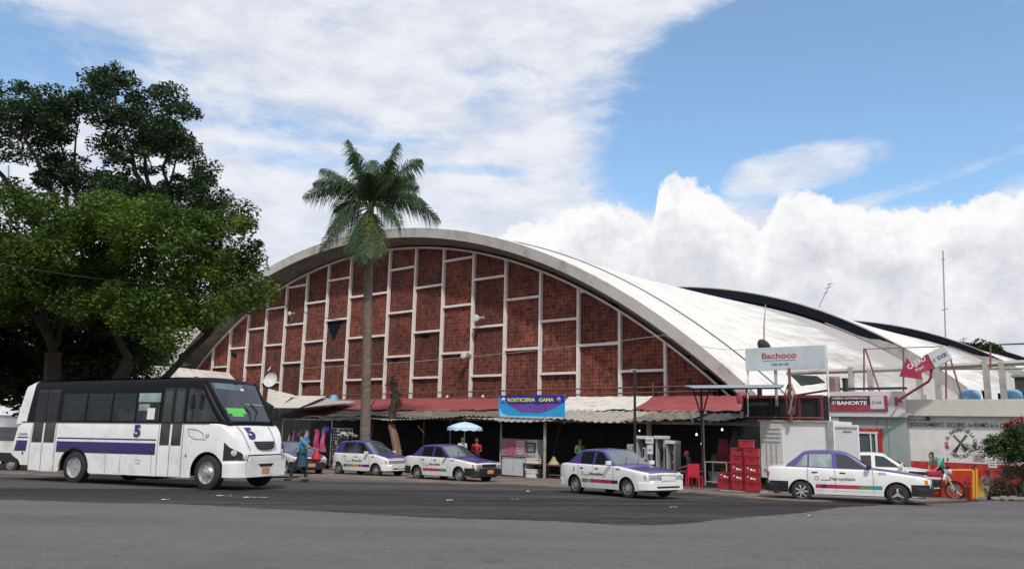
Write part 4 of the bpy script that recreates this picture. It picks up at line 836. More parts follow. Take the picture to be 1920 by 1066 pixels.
def cwall():
    v = 34.5; u0 = onv(1700, 760, v)[0]+.02; u1 = 6.; g = -.65; zt = onv(1800, 748.5, v)[1]; zp = onv(1800, 780, v)[1]; w = u1-u0
    t = thing('painted_wall', 'white and red painted wall with butcher parking lettering and cream parapet', 'wall', W(u0, v, g), UROT)
    MB().box((w/2, .2, (zp-g)/2), (w, .3, zp-g)).build('lower_wall', whitewall, t); MB().box((w/2, .1, (zp+zt)/2-g), (w, .7, zt-zp), bev=.012).build('parapet', creamwall, t)
    P = lambda px, py: (onv(px, py, v)[0]-u0, onv(px, py, v)[1]-g)
    x0, z0 = P(1707, 863); z1 = 0; MB().box(((w+x0)/2, .046, z0/2), (w-x0, .012, z0)).build('red_band', redpaint, t)
    def tx(s, px0, px1, py0, py1, m_, tilt=0., **k):
        a = P(px0, py1); b = P(px1, py0); text(s, b[0]-a[0], b[1]-a[1], m_, t, ((a[0]+b[0])/2, .043, (a[1]+b[1])/2), tilt=tilt, **k)
    tx('ESTACIONAMIENTO', 1706, 1770, 791.5, 799, inkt, bold=.02); tx('EXCLUSIVO', 1775, 1809, 792, 800, inkt, bold=.02); tx('del', 1814, 1825, 792, 800, inkt); tx('RAMO', 1828, 1853, 792, 800.5, inkt, bold=.02); tx('de la', 1856, 1871, 792.5, 800.5, inkt); tx('CARNE', 1875, 1905, 793, 802, redink, bold=.03)
    # circular lettering
    cx, cy, rx, ry = 1801, 830, 27, 25
    for ch, a in zip('VIVA EL RASTRO de LA CARNE', np.linspace(205, -25, 26)):
        if ch == ' ': continue
        px = cx+rx*math.cos(R(a)); py = cy-ry*math.sin(R(a)); x, z = P(px, py); text(ch, .10, .13, redink if a > 150 else inkt, t, (x, .043, z), tilt=R(a-90), name='letter')
    for ch, a in zip('MERCADO', np.linspace(235, 305, 7)):
        px = cx+rx*math.cos(R(a)); py = cy-ry*math.sin(R(a)); x, z = P(px, py); text(ch, .10, .12, inkt, t, (x, .043, z), tilt=R(a+90), name='letter')
    def bar(p, q, r0, r1, m_=ink):
        a, b = P(*p), P(*q); d = Vector((b[0]-a[0], b[1]-a[1])).normalized(); n = Vector((-d.y, d.x)); MB().prism([(a[0]+n.x*r0, a[1]+n.y*r0), (b[0]+n.x*r1, b[1]+n.y*r1), (b[0]-n.x*r1, b[1]-n.y*r1), (a[0]-n.x*r0, a[1]-n.y*r0)], .008, None, 'xz', .036).build('painted_knife', m_, t)
    bar((1787, 815), (1801, 830), .03, .04); bar((1802, 831), (1813, 843), .035, .07, inkt); bar((1812, 815), (1801, 829), .05, .04); bar((1800, 831), (1789, 847), .03, .07, inkt)
    for i, (a, b, c, d, m_) in enumerate(((1825, 851, 1846, 863, 'pp'), (1853, 858, 1868, 876, 'w'), (1868, 852, 1888, 866, 'pp'), (1888, 855, 1900, 867, 'bl'))):
        p, q = P(a, d), P(b if False else c, b); x0_, z0_ = P(a, d); x1_, z1_ = P(c, b); mm_ = {'pp': mat('pink_paper', (.48, .38, .40), .8, var=.2, vscale=9), 'w': mat('white_poster', (.62, .62, .64), .8), 'bl': mat('blue_poster', (.12, .15, .3), .8, var=.3, vscale=5)}[m_]
        o = MB().box(((x0_+x1_)/2, .03-i*.002, (z0_+z1_)/2), (x1_-x0_, .01, z1_-z0_)).build('poster', mm_, t)
        for k in range(3): MB().box(((x0_+x1_)/2, .022-i*.002, z0_+(z1_-z0_)*(.25+.25*k)), ((x1_-x0_)*.7, .006, .02)).build('print_line', inkt, o)
    MB().box((P(1740, 784)[0], -.06, P(1740, 784)[1]), (.1, .2, .14)).build('lamp_bracket', black, t)
    MB().tube([(P(1703, 787)[0], .03, P(1703, 787)[1]), (P(1745, 787)[0], .03, P(1745, 787)[1])], .012).build('conduit', ink, t)
cwall()
# ------------------------------------------------------------------ container / box trailer
def coldbox():
    v = 28.; u0, zt = onv(1425, 787, v); u1 = onv(1553, 787, v)[0]; g = gz(gW((u0+u1)/2, v).y)+.05; w = u1-u0; h = zt-g
    t = thing('refrigerated_box', 'white refrigerated truck box with louvred left panel behind the crates', 'truck box', W((u0+u1)/2, v, g), UROT)
    wm = mat('box_white', (.76, .76, .76), .5, var=.03, dirt=(.5, .48, .47), dirt_amt=.4); gm = mat('box_grey', (.52, .51, .49), .6, var=.12)
    MB().box((0, 1.2, h/2+.2), (w, 2.4, h-.4), bev=.02).build('box_body', wm, t)
    lw = onv(1467, 787, v)[0]-u0
    MB().box((-w/2+lw/2, -.02, h/2+.2), (lw-.02, .06, h-.42), bev=.01).build('louvre_panel', gm, t)
    for k in range(4): MB().box((-w/2+lw/2, -.06, h-.3-.15*k), (lw-.16, .03, .04)).build('louvre', steel, t)
    for x in (.28, .5, .72): MB().box((-w/2+lw*x, -.058, h*.52), (.035, .02, h*.38)).build('rib', mat('rib_grey', (.3, .3, .29), .7), t)
    MB().box((-w/2+lw*.5, -.06, h*.28), (lw*.7, .02, .1)).build('chrome_bar', steel, t)
    MB().box((0, -.04, h-.02), (w+.1, .1, .06)).build('top_rail', conc_g, t); MB().box((w/2+.06, -.03, h/2+.15), (.16, .14, h-.3), bev=.01).build('corner_post', steel, t)
    d = MB(); ang = R(12); d.box((.46, 0, 0), (.84, .06, h*.66), rot=Matrix.Rotation(0, 3, 'Z'), bev=.01); o = d.build('rear_door', wm, t, loc=(w/2+.2, -.05, h-.12-h*.33)); o.rotation_euler = (0, 0, -ang)
    MB().box((.46, -.04, h*.29), (.8, .02, .05)).build('hinge_rail', steel, o); MB().box((.5, -.04, h*.24), (.3, .015, .03)).build('door_label', ink, o)
    for x in (-w/2+.4, w/2-.4): MB().lathe([(.1, -.1), (.36, -.1), (.4, 0), (.36, .1), (.1, .1)], None, 18, 'y', (x, .3, .36)).build('wheel', rubber, t, smooth=True)
coldbox()

# ------------------------------------------------------------------ vehicles
def loft(mb, xs, zb, zt, hw, m_=None, nz=7, ny=5, rc=.05, crown=.02, ends=(True, True), xf=None):
    secs = []
    for x in xs:
        b, t_ = zb(x), zt(x); r_ = min(rc, (t_-b)*.4); pts = []
        for k in range(nz+1): z = b+(t_-r_-b)*k/nz; pts.append((hw(x, z), z))
        w0 = hw(x, t_-r_)
        for a in (30, 60, 90): pts.append((w0-r_*(1-math.cos(R(a)))*1.0, t_-r_+r_*math.sin(R(a))))
        wl = pts[-1][0]
        for k in range(1, ny+1): y = wl*(1-k/ny); pts.append((y, t_+crown*(1-(y/wl)**2)))
        full = [(x, -y, z) for y, z in pts]+[(x, y, z) for y, z in pts[-2::-1]]
        if xf: full = [xf(p) for p in full]
        secs.append(full)
    mb.grid(secs, m_)
    for e, s_ in zip(ends, (secs[0], secs[-1])):
        if e:
            n = len(s_); c = (n-1)//2
            mb.add(s_, [(i, i+1, n-2-i, n-1-i) for i in range(c-1)]+[(c-1, c, c+1)], m_)
def sidep(mb, q, hw, off, m_=None, sides=(-1, 1), nx=6, nz=3, xf=None):
    """patch bounded by four (x,z) corners laid proud of the side surface"""
    for s_ in sides:
        P = []
        for i in range(nx+1):
            row = []
            for j in range(nz+1):
                a, b = i/nx, j/nz; x = (q[0][0]*(1-a)+q[1][0]*a)*(1-b)+(q[3][0]*(1-a)+q[2][0]*a)*b; z = (q[0][1]*(1-a)+q[1][1]*a)*(1-b)+(q[3][1]*(1-a)+q[2][1]*a)*b
                p = (x, s_*(hw(x, z)+off), z); row.append(xf(p) if xf else p)
            P.append(row)
        mb.grid(P, m_)
def rect(x0, x1, z0, z1): return [(x0, z0), (x1, z0), (x1, z1), (x0, z1)]
def topp(mb, x0, x1, wl, zt, off, m_=None, nx=10, ny=8, crown=.02, full=None, y0=-1, y1=1, xf=None):
    P = []
    for i in range(nx+1):
        x = x0+(x1-x0)*i/nx; w = wl(x); row = []
        for j in range(ny+1):
            y = w*(y0+(y1-y0)*j/ny); f = full(x) if full else w; p = (x, y, zt(x)+crown*(1-min(1, (y/f))**2)+off); row.append(xf(p) if xf else p)
        P.append(row)
    mb.grid(P, m_)
def wheel(parent, x, y, r_, w, style='cap', steer=0., s=None, z=None):
    s = s or (1 if y > 0 else -1)
    o = MB().lathe([(r_*.62, -w/2), (r_*.9, -w/2), (r_*.97, -w*.42), (r_, -w*.25), (r_, w*.25), (r_*.97, w*.42), (r_*.9, w/2), (r_*.62, w/2)], rubber, 32, 'y', closed=True).build('wheel', None, parent, smooth=True)
    o.location = (x, y, r_ if z is None else z); o.rotation_euler = (0, 0, steer)
    rim = MB(); e = s*w*.5; ri = r_*.66
    rim.lathe([(ri, e*.9), (ri*.93, e*1.02), (ri*.9, e*.75), (ri*.86, e*.55), (0.001, e*.5)], chrome, 28, 'y')
    if style == 'cap':
        rim.lathe([(ri*.84, e*.62), (ri*.7, e*.86), (ri*.3, e*.95), (.001, e*.97)], mat('hub_cap', (.36, .36, .37), .4, metal=.4, var=.15, vscale=10), 20, 'y')
        for k in range(9): a = k*2*math.pi/9; rim.box((ri*.62*math.cos(a), e*.92, ri*.62*math.sin(a)), (.035, .012, .05), black, rot=Matrix.Rotation(-a, 3, 'Y'))
    elif style == 'star':
        rim.lathe([(ri*.9, e*.7), (.001, e*.7)], black, 20, 'y')
        for k in range(3): a = R(90)+k*2*math.pi/3; rim.box((ri*.4*math.cos(a), e*.85, ri*.4*math.sin(a)), (ri*.8, .03, ri*.28), chrome, rot=Matrix.Rotation(-a, 3, 'Y'), bev=.008)
        rim.lathe([(ri*.3, e*.8), (ri*.25, e*1.0), (.001, e*1.0)], chrome, 12, 'y')
    elif style == 'alloy':
        rim.lathe([(ri*.88, e*.6), (.001, e*.6)], black, 20, 'y')
        for k in range(7): a = k*2*math.pi/7; rim.box((ri*.5*math.cos(a), e*.88, ri*.5*math.sin(a)), (ri*.86, .03, ri*.24), chrome, rot=Matrix.Rotation(-a, 3, 'Y'), bev=.008)
        rim.lathe([(ri*.26, e*.8), (ri*.2, e*1.02), (.001, e*1.02)], chrome, 12, 'y')
    elif style == 'bus':
        rim.lathe([(ri*.85, e*.5), (ri*.6, e*.42), (ri*.45, e*.9), (ri*.3, e*1.05), (.001, e*1.05)], chrome, 24, 'y')
        for k in range(8): a = k*2*math.pi/8; rim.lathe([(.035, -.01), (.03, .02)], black, 8, 'y', (ri*.68*math.cos(a), e*.52, ri*.68*math.sin(a)))
        for k in range(8): a = (k+.5)*2*math.pi/8; rim.lathe([(.02, -.02), (.02, .03), (.001, .035)], steel, 6, 'y', (ri*.42*math.cos(a), e*.95, ri*.42*math.sin(a)))
    elif style == 'deep':
        rim.lathe([(ri*.86, e*.2), (ri*.6, e*-.1), (ri*.4, e*-.1), (ri*.34, e*.5), (.001, e*.55)], chrome, 24, 'y')
        for k in range(8): a = k*2*math.pi/8; rim.lathe([(.04, -.01), (.035, .02)], black, 8, 'y', (ri*.7*math.cos(a), e*.08, ri*.7*math.sin(a)))
    rim.build('rim', None, o, smooth=True); return o

def sedan(label, loc, yaw, roofm_=purple, hoodm=purple, bump=black, clad=True, stripe='right', wheels=('alloy', 'star'), plate=True, text_side=(-1,), sc_=1., zt_off=0., steer=0., group='purple and white taxis', name='taxi', cat='taxi', kind_='sedan', lettering=True, pitch=0.):
    t = thing(name, label, cat, loc, yaw, group); t.scale = (sc_, sc_, sc_); t.rotation_euler = (0, pitch, yaw)
    hatch = kind_ == 'hatch'
    if not hatch:
        XF, XR, FA, RA, WR = 2.12, -2.0, 1.30, -1.13, .285
        belt = interp([(-2.02, .90), (-1.95, .94), (-1.5, .955), (.7, .915), (1.2, .86), (1.9, .765), (2.05, .735), (2.12, .68)])
        gz_ = interp([(-1.56, .93), (-1.50, .97), (-1.10, 1.30), (-1.0, 1.35), (-.8, 1.385), (-.3, 1.395), (.0, 1.375), (.1, 1.35), (.17, 1.31), (.78, .90)])
        GX = (-1.52, .76); WS = (.16, .72); RW = (-1.47, -1.05); hoodx = (.78, 2.06)
        sidew = [[(-1.26, .97), (-.95, .97), (-.93, 1.30), (-1.02, 1.27)], [(-.90, .97), (-.30, .955), (-.30, 1.325), (-.88, 1.305)], [(-.18, .955), (.55, .945), (.10, 1.285), (-.18, 1.325)]]
        W0 = .815; doors = (-.95, -.24, .72)
    else:
        XF, XR, FA, RA, WR = 1.78, -1.68, 1.12, -1.22, .27
        belt = interp([(-1.7, .86), (-1.6, .97), (.5, .95), (.95, .93), (1.5, .82), (1.7, .74), (1.78, .62)])
        gz_ = interp([(-1.66, .9), (-1.6, 1.0), (-1.42, 1.36), (-1.3, 1.44), (-.6, 1.50), (-.1, 1.49), (.12, 1.45), (.98, .9)])
        GX = (-1.64, .96); WS = (.16, .9); RW = (-1.6, -1.42); hoodx = (.98, 1.72)
        sidew = [[(-1.42, 1.0), (-1.12, 1.0), (-1.12, 1.38), (-1.3, 1.32)], [(-1.02, 1.0), (-.36, .985), (-.34, 1.43), (-1.0, 1.41)], [(-.22, .985), (.66, .965), (.15, 1.39), (-.2, 1.43)]]
        W0 = .77; doors = (-1.0, -.28, .72)
    def hw(x, z):
        e = max(0, (abs(x-(XF+XR)/2)-(XF-XR)/2+.55)/.55); return W0-.13*e**2-.05*((z-.6)/.45)**2*(1 if z > .6 else .8)
    def hg(x, z): return hw(x, .93)-.035-(z-.93)*.34-.05*max(0, (x-.2))*.6
    AR = WR+.055
    def zb(x):
        z = .23+max(0, (x-FA-.5))*.1+max(0, (RA-.5-x))*.12
        for a in (FA, RA):
            d = abs(x-a)
            if d < AR: z = max(z, WR+math.sqrt(AR*AR-d*d)-.0)
        return z
    xs = sorted(set(list(np.linspace(XR, XF, 40))+[a+AR*math.cos(q) for a in (FA, RA) for q in np.linspace(0, math.pi, 15)]))
    mb = MB(); loft(mb, xs, zb, belt, hw, whitep, rc=.06, crown=.03); mb.build('body', None, t, smooth=True)
    mb = MB(); mb.box((( XF+XR)/2, 0, .42), (XF-XR-.25, 1.16, .44), black); mb.build('underbody', None, t)
    mb = MB(); xg = sorted(set(list(np.linspace(GX[0], GX[1], 44)))); loft(mb, xg, lambda x: min(belt(x)-.03, gz_(x)-.02), gz_, hg, roofm_, rc=.06, crown=.03); mb.build('cabin', None, t, smooth=True)
    mb = MB(); topp(mb, hoodx[0], hoodx[1], lambda x: hw(x, belt(x))-.13, belt, .009, crown=.03, full=lambda x: hw(x, belt(x))-.06); mb.build('hood', hoodm, t, smooth='all')
    mb = MB(); topp(mb, WS[0], WS[1], lambda x: hg(x, gz_(x)-.05)-.065, gz_, .006, crown=.03, full=lambda x: hg(x, gz_(x)-.05)-.05); mb.build('windscreen', teal_glass, t, smooth='all')
    mb = MB(); topp(mb, RW[0], RW[1], lambda x: hg(x, gz_(x)-.05)-.1, gz_, .006, crown=.03, full=lambda x: hg(x, gz_(x)-.05)-.05); mb.build('rear_window', glass, t, smooth='all')
    for s_ in (-1, 1):
        for k, q in enumerate(sidew):
            if k == 0 and stripe != 'right': continue
            mb = MB(); sidep(mb, q, hg, .006, None, (s_,)); mb.build('side_window', glass_l if (k < 2 and stripe == 'right' and s_ < 0) else glass, t, smooth='all')
        for dx in doors:
            mb = MB(); sidep(mb, rect(dx-.006, dx+.006, .3, .93), hw, .003, None, (s_,), 1, 6); mb.build('door_seam', ink, t)
        for dx in (doors[0]+.13 if not hatch else doors[0]+.14, doors[1]+.14):
            mb = MB(); sidep(mb, rect(dx-.02, dx+.13, .80, .835), hw, .012, None, (s_,), 1, 1); mb.build('door_handle', black, t)
        if s_ < 0:
            x0, x1 = RA+AR+.04, FA-AR-.03; n = 12; cl = {'right': [magenta, purpledk, magenta, magenta, crimson, crimson, crimson, crimson, greenf, greenf, tealf, tealf], 'mid': [greenf, greenf, gold, crimson, crimson, crimson, crimson, magenta, magenta, magenta, purpledk, purpledk], 'left': [crimson, crimson, magenta, magenta, crimson, crimson, crimson, greenf, greenf, greenf, whitep, whitep], 'hatch': [purplest, greenf, greenf, greenf, gold, gold, gold, crimson, mat('lilac_film', (.3, .12, .35), .5), purplest, purplest, purplest]}[stripe]
            for k in range(n): mb = MB(); sidep(mb, rect(x0+(x1-x0)*k/n, x0+(x1-x0)*(k+1)/n+.001, .40, .50), hw, .005, None, (s_,), 1, 2); mb.build('stripe_panel', cl[k], t)
            if stripe == 'right': mb = MB(); sidep(mb, rect(x0, x1, .335, .36), hw, .008, None, (s_,), 6, 1); mb.build('sill_trim', whitep, t)
            if lettering:
                text('Metropolitano', .64, .11, inkt, t, (-.05 if not hatch else 0, -hw(0, .66)-.004, .65), rz=(R(-3), 0, 0))
                MB().tube([(-.72+.05*math.cos(a), -hw(-.7, .66)-.004, .665+.05*math.sin(a)) for a in np.linspace(0, 6.28, 14)], .008, n=4).build('round_logo', ink, t); MB().box((-.48, -hw(-.5, .62)-.004, .62), (.26, .006, .02)).build('logo_line', ink, t)
                text('025', .18, .06, ink, t, (.95, -hw(.95, .8)-.002, .83), rz=(R(-8), 0, 0)); (text if stripe == 'mid' else (lambda *a, **k: None))('3', .08, .12, inkt, t, (RA-.02, -hw(RA, .75)-.002, .78), rz=(R(-8), 0, 0))
    if clad:   # dark lower ends
        for x0, x1 in ((FA+AR+.0, XF-.02), (XR+.02, RA-AR-.0)):
            for sd in (-1, 1): mb = MB(); sidep(mb, rect(x0, x1, .26, .56), hw, .012, None, (sd,)); mb.build('lower_cladding', black, t, smooth='all')
    def bumper(x0, x1, nm):
        mb = MB(); xs2 = np.linspace(x0, x1, 10); loft(mb, xs2, lambda x: .27, lambda x: .53, lambda x, z: hw(min(max(x, XR+.05), XF-.05), .5)+.014-(1.1*max(0, (abs(x-(XF+XR)/2)-(XF-XR)/2+.03))), bump, nz=4, rc=.07); mb.build(nm, None, t, smooth=True)
    bumper(XF-.32, XF+.09, 'front_bumper'); bumper(XR-.08, XR+.25, 'rear_bumper')
    wn = hw(XF-.03, .62)
    for s_ in (-1, 1):
        hd_ = MB().box((XF-.03, s_*(wn-.17), .635), (.14, .3, .13), bev=.02).build('headlight', headl, t); MB().box((XF+.042, s_*(wn-.17), .635), (.01, .2, .07), bev=.004).build('reflector', chrome, hd_); MB().box((XF-.12, s_*(wn-.0), .635), (.12, .09, .12), bev=.02).build('indicator', headl if not clad else amber, t)
        MB().box((XR+.01, s_*(wn-.14), .72), (.1, .26, .16), bev=.02).build('tail_light', redl, t)
        mr = MB().box((.62, s_*(hw(.6, .93)+.1), 1.0), (.1, .18, .12), bev=.02).build('mirror', whitep if not clad else black, t)
    MB().box((XF+.02, 0, .64), (.06, 2*wn-.66, .12), bev=.01).build('grille', black if clad else steel, t)
    if plate: MB().box((XF+.105, 0, .42), (.012, .32, .14)).build('number_plate', orangeplate if clad else mat('white_plate', (.6, .6, .58), .5), t)
    else: MB().box((XF+.1, 0, .6), (.02, .55, .13)).build('taxi_board', whitep, t)
    MB().box((XF+.092, 0, .35), (.01, .9, .05)).build('air_intake', black, t)
    MB().tube([(.74, -.3, belt(.74)+.05), (.5, -.05, gz_(.5)+.05)], .012).build('wiper', black, t); MB().tube([(.74, .2, belt(.74)+.05), (.5, .45, gz_(.5)+.03)], .012).build('wiper', black, t)
    for x, st_, sty in ((FA, steer, wheels[1]), (RA, 0, wheels[0])):
        for s_ in (-1, 1): wheel(t, x, s_*(W0-.13), WR, .18, sty, st_)
    return t
def put(a, b, xa, xb, yaw, yoff, sc_=1.):
    """origin so that the midpoint of the near side wheel contacts falls between ground points a and b"""
    A, B = gnd(*a), gnd(*b); m = (A+B)/2; h = Vector((math.cos(yaw), math.sin(yaw), 0)); n = Vector((-math.sin(yaw), math.cos(yaw), 0))
    p = m-h*((xa+xb)/2*sc_)+n*(yoff*sc_); return p
yE = R(-21); p = put((1496, 943), (1682, 941), -1.13, 1.30, yE, .76, 1.02); p.z = gz(p.y)
# keep the wheels on the sloping road: pitch along heading
def tilt(yaw): return math.atan(.032*math.sin(yaw))
sedan('purple roofed white taxi parked side-on at the right, in front of the white box', p, yE, sc_=1.02, zt_off=0, pitch=tilt(yE))
yD = R(-56); p = put((1084, 925), (1171, 932), -1.13, 1.30, yD, .76, .95); p.z = gz(p.y)
sedan('white taxi with white bumpers and open driver window, driving in the middle of the road', p, yD, bump=whitep, clad=False, stripe='mid', wheels=('cap', 'cap'), plate=False, pitch=tilt(yD), steer=R(6), sc_=.95)
yC = R(-43); p = put((781, 898.5), (862, 904), -1.13, 1.30, yC, .76, 1.0); p.z = gz(p.y)
sedan('white taxi sedan with black bumpers and orange plate parked at the kerb', p, yC, stripe='left', wheels=('cap', 'cap'), pitch=tilt(yC))
yB = R(-36); p = put((633, 891), (703, 892), -1.22, 1.12, yB, .72, 1.0); p.z = gz(p.y)+.02
sedan('small purple and white hatchback taxi parked beside the palm trunk', p, yB, bump=whitep, clad=False, stripe='hatch', wheels=('cap', 'cap'), kind_='hatch', pitch=tilt(yB))
yA = R(-55); g = gnd(600, 890); p = Vector((g.x, g.y, gz(g.y)))+Vector((-math.cos(yA)*1.9-.5, -math.sin(yA)*1.9, 0)); p.z = gz(p.y)
sedan('taxi mostly hidden behind the walking person, purple hood and orange plate showing', p, yA, stripe='left', wheels=('cap', 'cap'), pitch=tilt(yA))
yF = R(-26); g = gnd(1752, 932); hF = Vector((math.cos(yF), math.sin(yF), 0)); p = Vector((g.x, g.y, 0))-hF*1.55+Vector((-math.sin(yF), math.cos(yF), 0))*.9; p.z = gz(p.y)
sedan('plain white sedan parked behind the right taxi with its nose sticking out', p, yF, roofm_=whitep, hoodm=whitep, bump=whitep, stripe='left', lettering=False, clad=False, group='other cars', name='parked_car', cat='car', wheels=('cap', 'cap'), pitch=tilt(yF), sc_=1.03)

def bus():
    yaw = R(-23.5); c = Vector((-7.72, 23.0, 0)); c.z = gz(c.y); t = thing('city_bus', 'white and purple number five minibus with dark windows standing at the left', 'bus', c, yaw); t.rotation_euler = (0, tilt(yaw), yaw); t.scale = (.97,)*3
    WB, WR = -5.3, .49; HW = 1.16; AR = .60
    def hw(x, z):
        e = max(0, (x-.35)/.65); b = max(0, (-7.85-x)/.5); return HW-.42*e**2.2-.10*b**2-.03*((z-1.2)/1.)**2
    def hu(x, z): return HW-.03-.035*max(0, z-1.8)**1.6-.10*max(0, (x+.3)/.6)**2
    def zb(x):
        z = .34 if x > -6.9 else .34+(-6.9-x)*.36
        if x > .5: z = .45
        for a in (0., WB):
            d = abs(x-a)
            if d < AR: z = max(z, WR-.02+math.sqrt(AR*AR-d*d))
        return z
    def rearf(p): x, y, z = p; k = max(0, min(1, (-7.2-x)/.9)); return (x+k*max(0, z-.9)*.24, y, z)
    belt = interp([(-8.2, 1.84), (.25, 1.84), (.45, 1.80), (.75, 1.52), (.93, 1.22), (1.0, .95)])
    xs = sorted(set(list(np.linspace(-8.3, 1.0, 62))+[a+AR*math.cos(q) for a in (0., WB) for q in np.linspace(0, math.pi, 19)]))
    mb = MB(); loft(mb, xs, zb, belt, hw, buswhite, rc=.03, crown=.03, xf=rearf); mb.build('lower_body', None, t, smooth=True)
    gz_ = interp([(-8.3, 3.02), (-8.15, 3.10), (-7.8, 3.14), (-.9, 3.16), (-.6, 3.14), (-.38, 3.05), (.50, 1.82)])
    mb = MB(); loft(mb, np.linspace(-8.3, .48, 72), lambda x: 1.80, gz_, hu, None, rc=.16, crown=.05, xf=rearf)
    bd = mat('bus_dark_paint', (.005, .006, .008), .45, spec=.15); mb.build('upper_body', bd, t, smooth=True)
    mb = MB(); loft(mb, np.linspace(-8.34, -7.8, 8), lambda x: 1.79, lambda x: gz_(x)+.012, lambda x, z: hu(x, z)+.012, buswhite, rc=.16, crown=.05, xf=rearf); mb.build('rear_frame', None, t, smooth=True)
    mb = MB(); topp(mb, -7.6, -1.5, lambda x: 1.0, gz_, .012, crown=.05, full=lambda x: 1.1); mb.build('roof_panel', mat('bus_roof_grey', (.035, .035, .042), .6), t, smooth='all')
    MB().box((-3.6, 0, .62), (8.4, 1.5, .5)).build('underbody', black, t)
    # windows
    wx = [(-7.3, -6.15), (-6.05, -5.05), (-4.95, -3.95), (-3.85, -2.95), (-2.86, -1.98)]
    for k, (a, b) in enumerate(wx):
        lit = k == 4
        if k == 0: continue
        for sd in (1, -1):
            mb = MB(); sidep(mb, rect(a, b, 1.9, 2.42), hu, .008, None, (sd,), xf=None); o = mb.build('window', mat('bus_win_lower', (.008, .015, .016), .1, spec=.2, var=.8, vscale=2) if k < 3 else mat('bus_win_mid', (.014, .024, .026), .1, spec=.22, var=.8, vscale=3), t, smooth='all')
            mb = MB(); sidep(mb, rect(a, b, 2.46, 2.72), hu, .008, None, (sd,)); mb.build('pane', mat('bus_win_top', (.012, .020, .022), .1, spec=.2, var=.5, vscale=3) if not lit else mat('bus_win_lit', (.22, .30, .30), .12, var=.35, vscale=2.5), o, smooth='all')
            mb = MB(); sidep(mb, rect(a, b, 2.42, 2.46), hu, .014, None, (sd,)); mb.build('rail', black, o)
        if lit:
            mb = MB(); sidep(mb, rect(a+.05, b-.4, 2.2, 2.4), hu, .012, None, (-1,)); mb.build('painted_reflection', glass_l, o)  # pale patch laid on the pane as a painted reflection
            mb = MB(); sidep(mb, rect(-2.44, -2.14, 1.95, 2.28), hu, .02, None, (-1,)); o = mb.build('paper_notice', whitewall, o)
    # doors
    for a, b in ((-7.33, -6.2), (-1.88, -.97)):
        dg = mat('door_glass', (.035, .042, .04), .15, spec=.4, var=.4, vscale=2); du = mat('door_glass_dark', (.009, .012, .014), .12, spec=.2, var=.5, vscale=3)
        mb = MB(); xf = rearf if a < -5 else None
        mb.mats = []; sidep(mb, rect(a, b, .36, 1.84), hw, .006, buswhite, (-1,), 4, 8, xf); d = mb.build('door', None, t)
        m = (a+b)/2
        for x0, x1 in ((a+.05, m-.04), (m+.04, b-.05)):
            mb = MB(); sidep(mb, rect(x0, x1, 1.22, 1.84), hw, .014, None, (-1,), 2, 4, xf); mb.build('lower_pane', dg, d)
            mb = MB(); sidep(mb, rect(x0+.04, x1-.04, 1.9, 2.78), hu, .016, None, (-1,), 2, 4, xf); mb.build('upper_pane', dg if a > -5 else du, d)
            mb = MB(); sidep(mb, rect(x0-.02, x1+.02, 1.8, 2.86), hu, .010, None, (-1,), 2, 4, xf); mb.build('leaf_frame', black, d)
        mb = MB(); sidep(mb, rect(m-.01, m+.01, .36, 1.22), hw, .014, None, (-1,), 1, 4, xf); mb.build('seam', ink, d)
        for x in (a-.01, b+.01): mb = MB(); sidep(mb, rect(x-.008, x+.008, .36, 1.84), hw, .012, None, (-1,), 1, 4, xf); mb.build('seam', ink, d)
    # stripes
    for x0, x1 in ((-8.1, -7.5), (-6.12, -1.98)):
        xf = rearf if x1 < -7 else None
        for z0, z1, m_ in ((.94, 1.04, purpledk), (1.04, 1.27, purplest), (1.345, 1.385, purplest)):
            for sd in (-1, 1):
                mb = MB()
                if x1 > -7 and z0 < 1.1:   # open the band over the wheel arch
                    xx = list(np.linspace(x0, x1, 60))
                    for a, b in zip(xx[:-1], xx[1:]):
                        za, zc = max(z0, zb(a)+.03), max(z0, zb(b)+.03)
                        if za < z1 and zc < z1: sidep(mb, [(a, za), (b, zc), (b, z1), (a, z1)], hw, .006, None, (sd,), 1, 1)
                else: sidep(mb, rect(x0, x1, z0, z1), hw, .006, None, (sd,), 24, 2, xf)
                mb.build('stripe', m_, t)
    for a in (0., WB):   # dark arch lips
        P = [(AR*math.cos(q), AR*math.sin(q)) for q in np.linspace(.0, math.pi, 22)]
        for s_ in (-1, 1):
            mb = MB(); mb.grid([[(a+x*k, s_*(hw(a+x, WR+z)+.012), WR-.02+z*k) for x, z in P] for k in (1.0, 1.07)])
            mb.build('wheel_arch', black if a < 0 else buswhite, t)
    text('5', .26, .36, purplest, t, (-2.75, -hw(-2.75, 1.6)-.014, 1.615), name='number', bold=.05)
    text('UNION', .4, .06, ink, t, (-7.7, -hw(-7.7, 1.5)-.02, 1.47)); text('27', .14, .1, ink, t, (-.05, -hw(0, 1.5)-.012, 1.5))
    for x in (-3.95, -3.35, -2.1):
        for sd in (-1, 1): mb = MB(); sidep(mb, rect(x-.006, x+.006, .36, .93), hw, .006, None, (sd,), 1, 3); mb.build('panel_seam', ink, t)
    mb = MB(); sidep(mb, rect(-8.27, -.6+.6, 1.83, 1.86), hw, .018, None, (-1, 1), 40, 1, rearf); mb.build('belt_rail', black, t)
    MB().tube([(-.78, -hw(-.5, 1.6)-.008, 1.70), (-.72, -hw(-.5, 1.5)-.008, 1.5), (-.5, -hw(-.5, 1.4)-.008, 1.41), (-.1, -hw(0, 1.4)-.008, 1.40)], .008, n=4).build('cowl_crease', ink, t)
